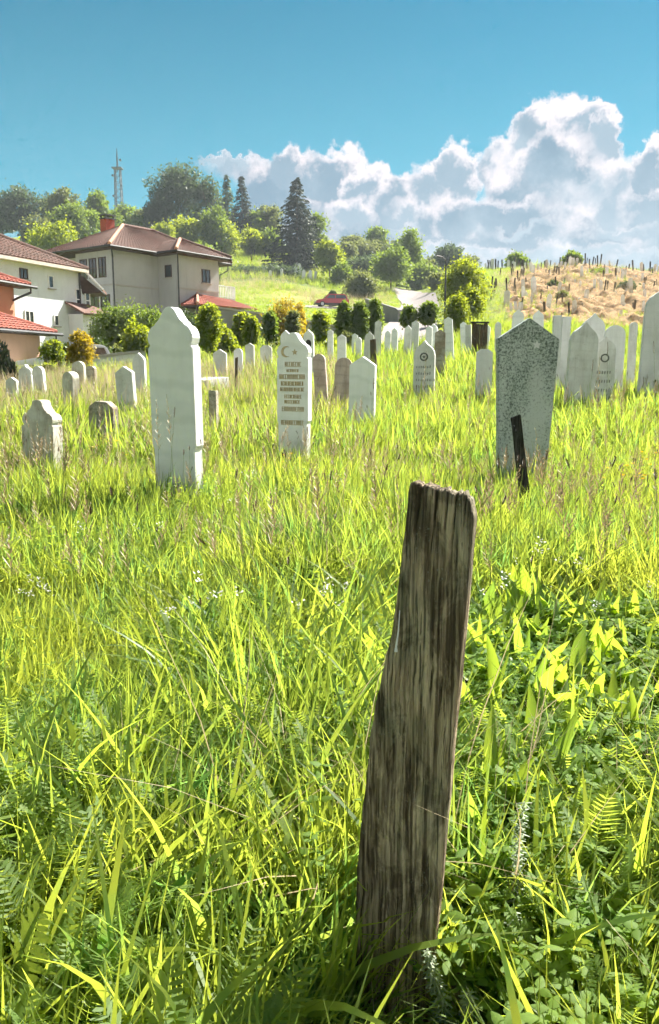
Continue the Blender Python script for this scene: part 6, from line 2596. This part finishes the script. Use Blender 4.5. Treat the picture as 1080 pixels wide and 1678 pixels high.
DK = [(828, 2.75, 1.15, 'tall broad leaved plant close right of the plank top'), (880, 2.6, 1.25, 'broad leaved plant with the largest sunlit leaves'),
      (940, 2.75, 1.3, 'broad leaved plant with a leaf arching to the right'), (1000, 2.95, 1.1, 'broad leaved plant towards the right edge, upper one'),
      (905, 3.2, 1.15, 'broad leaved plant behind the largest leaved one'), (850, 2.25, 1.0, 'broad leaved plant at mid height of the plank'),
      (970, 2.35, 1.0, 'broad leaved plant above the clover patch'), (800, 2.2, .85, 'small broad leaved plant touching the plank edge'),
      (1040, 2.4, 1.0, 'broad leaved plant at the right edge'), (1030, 3.4, 1.1, 'broad leaved plant far up at the right edge'),
      (810, 3.3, 1.1, 'broad leaved plant behind the right corner of the plank'), (900, 2.05, .8, 'low broad leaved plant in the shade of the others')]
for k, (px, Y, sc, lb) in enumerate(DK):
    dock(px, Y, sc, 500 + k, lb, 8)
DK2 = [(548, 1.95, .75, 'broad leaved plant with glowing yellow leaf left of the plank'), (470, 1.75, .8, 'plant with a bent over yellow green leaf in the lower middle'),
       (395, 1.6, .62, 'small broad leaved plant in the lower left middle'), (580, 2.6, .9, 'broad leaved plant left behind the plank'), (30, 1.42, .75, 'broad leaved plant in the bottom left corner'),
       (640, 3.0, 1.0, 'broad leaved plant just left of the upper plank edge'), (590, 1.75, .6, 'small broad leaved plant against the left plank edge')]
for k, (px, Y, sc, lb) in enumerate(DK2):
    r_ = dock(px, Y, sc, 540 + k, lb, 6)
    r_['group'] = 'broad leaved plants left of the plank'


def big_blade(px, Y, seed, label, n=5, h=.45, w=.020):
    x, y, z = at(px, Y)
    root = empty('grass_clump', (x, y, z), 0, label=label, cat='grass clump')
    r = R(seed)
    for k in range(n):
        V, Q, T, tn = blades(1, h, w, .03, .42, r, 9, .6, 0, .25)
        mesh_mixed('grass_blade', V, Q, T, M['broad'], tn, True, root)


big_blade(762, 1.42, 601, 'clump of long broad grass blades at the right foot of the plank', 6, .42, .022)
big_blade(1040, 1.62, 602, 'clump of long upright grass blades at the lower right edge', 5, .52, .018)
big_blade(170, 1.75, 603, 'clump of very long leaning grass blades on the lower left', 8, .60, .014)
big_blade(90, 1.9, 604, 'tall grass clump near the left edge', 7, .60, .014)
big_blade(250, 1.7, 605, 'long grass clump right of the leaning one', 6, .52, .013)
big_blade(420, 2.3, 606, 'tall dense grass clump in the middle foreground', 8, .55, .012)
big_blade(515, 2.9, 607, 'tall grass clump left of the plank at mid height', 8, .62, .013)
big_blade(350, 2.6, 608, 'grass clump with dark green blades centre left', 7, .55, .012)


def white_frond(px, Y, hgt, seed, label, lean=.0):
    """silvery feathery stalk: upright stem with whorls of pale leaflets"""
    x, y, z = at(px, Y)
    root = empty('feathery_stalk', (x, y, z), 0, label=label, cat='plant', group='silvery feathery stalks')
    r = R(seed)
    st, lf = Strip(), Strip()

    def c(t):
        return np.array([lean * t * t + .01 * math.sin(t * 5), 0, hgt * t])
    st.ribbon([c(i / 6) for i in range(7)], [.004, .0038, .0034, .003, .0026, .002, .001], np.array([1, 0, 0.]), .5)
    st.obj('stem', M['stem'], True, root)
    for k in range(34):
        t = .30 + .70 * k / 34
        p = c(t)
        for j in range(5):
            a = j * 1.2566 + k * .5
            L_ = .024 * (1.15 - .6 * t) * r.uniform(.7, 1.2)
            lance_leaf(lf, p, a, L_, .0042, r.uniform(-.2, .25), r.random(), r, arch=.5, wav=0, fold=.1, k=4)
    lf.obj('leaflets', M['silver'], True, root)


white_frond(832, 1.50, .40, 701, 'tall silvery feathery stalk in the lower right', .03)
white_frond(826, 1.38, .24, 702, 'shorter silvery feathery stalk leaning at its foot', .02)
white_frond(722, 1.30, .22, 703, 'pale feathery stalk right in front of the plank foot', -.02)
white_frond(764, 1.28, .15, 704, 'small pale feathery stalk at the bottom edge', .01)
white_frond(378, 1.95, .26, 705, 'silvery feathery stalk in the middle left', .02)
white_frond(140, 1.85, .26, 706, 'silvery feathery stalk on the left among long blades', -.02)
white_frond(812, 2.05, .20, 707, 'little silvery stalk among the broad leaves right of the plank', .0)
white_frond(445, 2.5, .24, 708, 'greyish feathery stalk in the centre', .02)


def stalk(px, Y, h, seed, label, kind, group):
    x, y, z = at(px, Y)
    root = empty('seed_stalk', (x, y, z), rnd.uniform(0, 6.28), label=label, cat='seed stalk', group=group)
    st, hd = seedstalk_np(seed, h, kind)
    st.obj('stem', M['stem'], True, root)
    hd.obj('seed_head', M['seed' if kind == 'panicle' else 'darkseed'], True, root)
    return root


def meadow_stalk(px, pytop, Y, seed, label, kind, group):
    x, y, z = at(px, Y)
    return stalk(px, Y, pix_z(Y, pytop) - z, seed, label, kind, group)


SK = [(259, 643, 4.6, 'panicle', 'brown seed stalk before the left edge of the tall marble stone'), (268, 652, 4.5, 'panicle', 'brown seed stalk right beside the first one on the marble stone'),
      (293, 645, 4.8, 'panicle', 'single seed stalk on the right half of the tall marble stone'), (252, 660, 4.4, 'panicle', 'leaning seed stalk at the left edge of the marble stone'),
      (278, 668, 4.3, 'rib', 'thin stalk with a small dark head before the marble stone'), (240, 655, 5.0, 'panicle', 'pale seed stalk left of the tall marble stone'),
      (599, 620, 4.9, 'rib', 'long thin dark stalk crossing the plain white gravestone'), (605, 706, 3.6, 'rib', 'dark stalk below the plain white gravestone'),
      (668, 760, 3.4, 'panicle', 'brown seed stalk above the top of the plank'), (562, 742, 4.2, 'panicle', 'seed stalk left above the plank'),
      (944, 590, 4.6, 'rib', 'dark headed stalk on the broad pale leaning stone'), (925, 640, 4.2, 'panicle', 'seed stalk left of the broad pale leaning stone'),
      (982, 560, 4.8, 'rib', 'tall dark headed stalk before the bright rimmed stone'), (962, 585, 4.9, 'panicle', 'bent seed stalk on the broad pale stone'),
      (1032, 618, 4.8, 'rib', 'dark stalk right of the small mossy stone'), (1066, 560, 5.0, 'rib', 'dark stalk before the stone at the right edge'),
      (75, 690, 5.0, 'panicle', 'pale seed stalk before the scrolled cream stone'), (60, 640, 6.0, 'panicle', 'tall pale stalk above the scrolled cream stone'),
      (176, 650, 6.2, 'panicle', 'pale stalk bent over the squat brown stone'), (30, 860, 2.8, 'panicle', 'seed stalk at the left edge of the near meadow'),
      (222, 826, 3.3, 'rib', 'reddish brown head in the meadow below the marble stone'), (345, 985, 2.5, 'rib', 'thin dark stalk in the centre left meadow'),
      (470, 905, 2.9, 'rib', 'dark thin stalk in the centre meadow'), (700, 640, 6.4, 'panicle', 'pale seed stalk before the small ornamented stone'),
      (687, 575, 6.8, 'panicle', 'tall pale stalk crossing the small ornamented stone'), (756, 600, 6.0, 'panicle', 'pale stalk in the open middle meadow'),
      (520, 700, 4.4, 'rib', 'dark headed stalk right of the inscribed stone foot'), (412, 640, 5.6, 'panicle', 'pale stalk left of the inscribed stone'),
      (884, 700, 4.2, 'panicle', 'seed stalk at the right foot of the speckled stone'), (1010, 860, 3.0, 'rib', 'dark stalk among the sunny grass on the right'),
      (965, 700, 4.0, 'rib', 'dark stalk rising below the bright rimmed stone'), (840, 905, 2.9, 'rib', 'dark thin stalk right of the plank')]
for k, (px, py, Y, kd, lb) in enumerate(SK):
    meadow_stalk(px, py, Y, 800 + k, lb, kd, 'seed stalks rising above the grass')


def buttercup(px, Y, seed, label, group, h=.45):
    x, y, z = at(px, Y)
    root = empty('buttercup', (x, y, z), 0, label=label, cat='flower', group=group)
    st, hd = buttercup_np(seed, h)
    st.obj('stem', M['stem'], True, root)
    hd.obj('petals', M['yellow'], True, root)


for k in range(16):
    buttercup(rnd.uniform(150, 232), rnd.uniform(8.6, 9.8), 900 + k, 'yellow buttercup before the squat brown gravestone', 'buttercups before the squat brown gravestone')
for k in range(16):
    buttercup(rnd.uniform(985, 1078), rnd.uniform(6.5, 8.6), 930 + k, 'yellow buttercup in the grass on the right', 'buttercups in the grass on the right')
for k in range(8):
    buttercup(rnd.uniform(455, 505), rnd.uniform(7.2, 8.2), 960 + k, 'yellow buttercup at the foot of the inscribed gravestone', 'buttercups at the foot of the inscribed gravestone', .5)
# a brown curled dead leaf at the plank foot
st = Strip()
lance_leaf(st, (0, 0, 0), 1.2, .17, .034, 1.45, .5, R(9), arch=.15, k=9)
o = st.obj('dead_leaf', M['seed'], True)
o.location = at(747, 1.34)
tag(o, 'upright tan dead leaf beside the foot of the plank', 'leaf')


# ------------------------------------------------------------------ air between the camera and the far hill
m = bpy.data.materials.new('air')
m.use_nodes = True
m.node_tree.nodes.clear()
gg = G(m.node_tree)
out = gg.n('ShaderNodeOutputMaterial')
pv = gg.n('ShaderNodeVolumePrincipled')
pv.inputs['Color'].default_value = (.80, .90, 1.0, 1)
pv.inputs['Density'].default_value = .00032
pv.inputs['Anisotropy'].default_value = .2
m.node_tree.links.new(pv.outputs[0], out.inputs['Volume'])
o = MB().box(-1650, 1650, -1650, 1650, -3, 75).build('haze', m)
tag(o, kind='stuff')
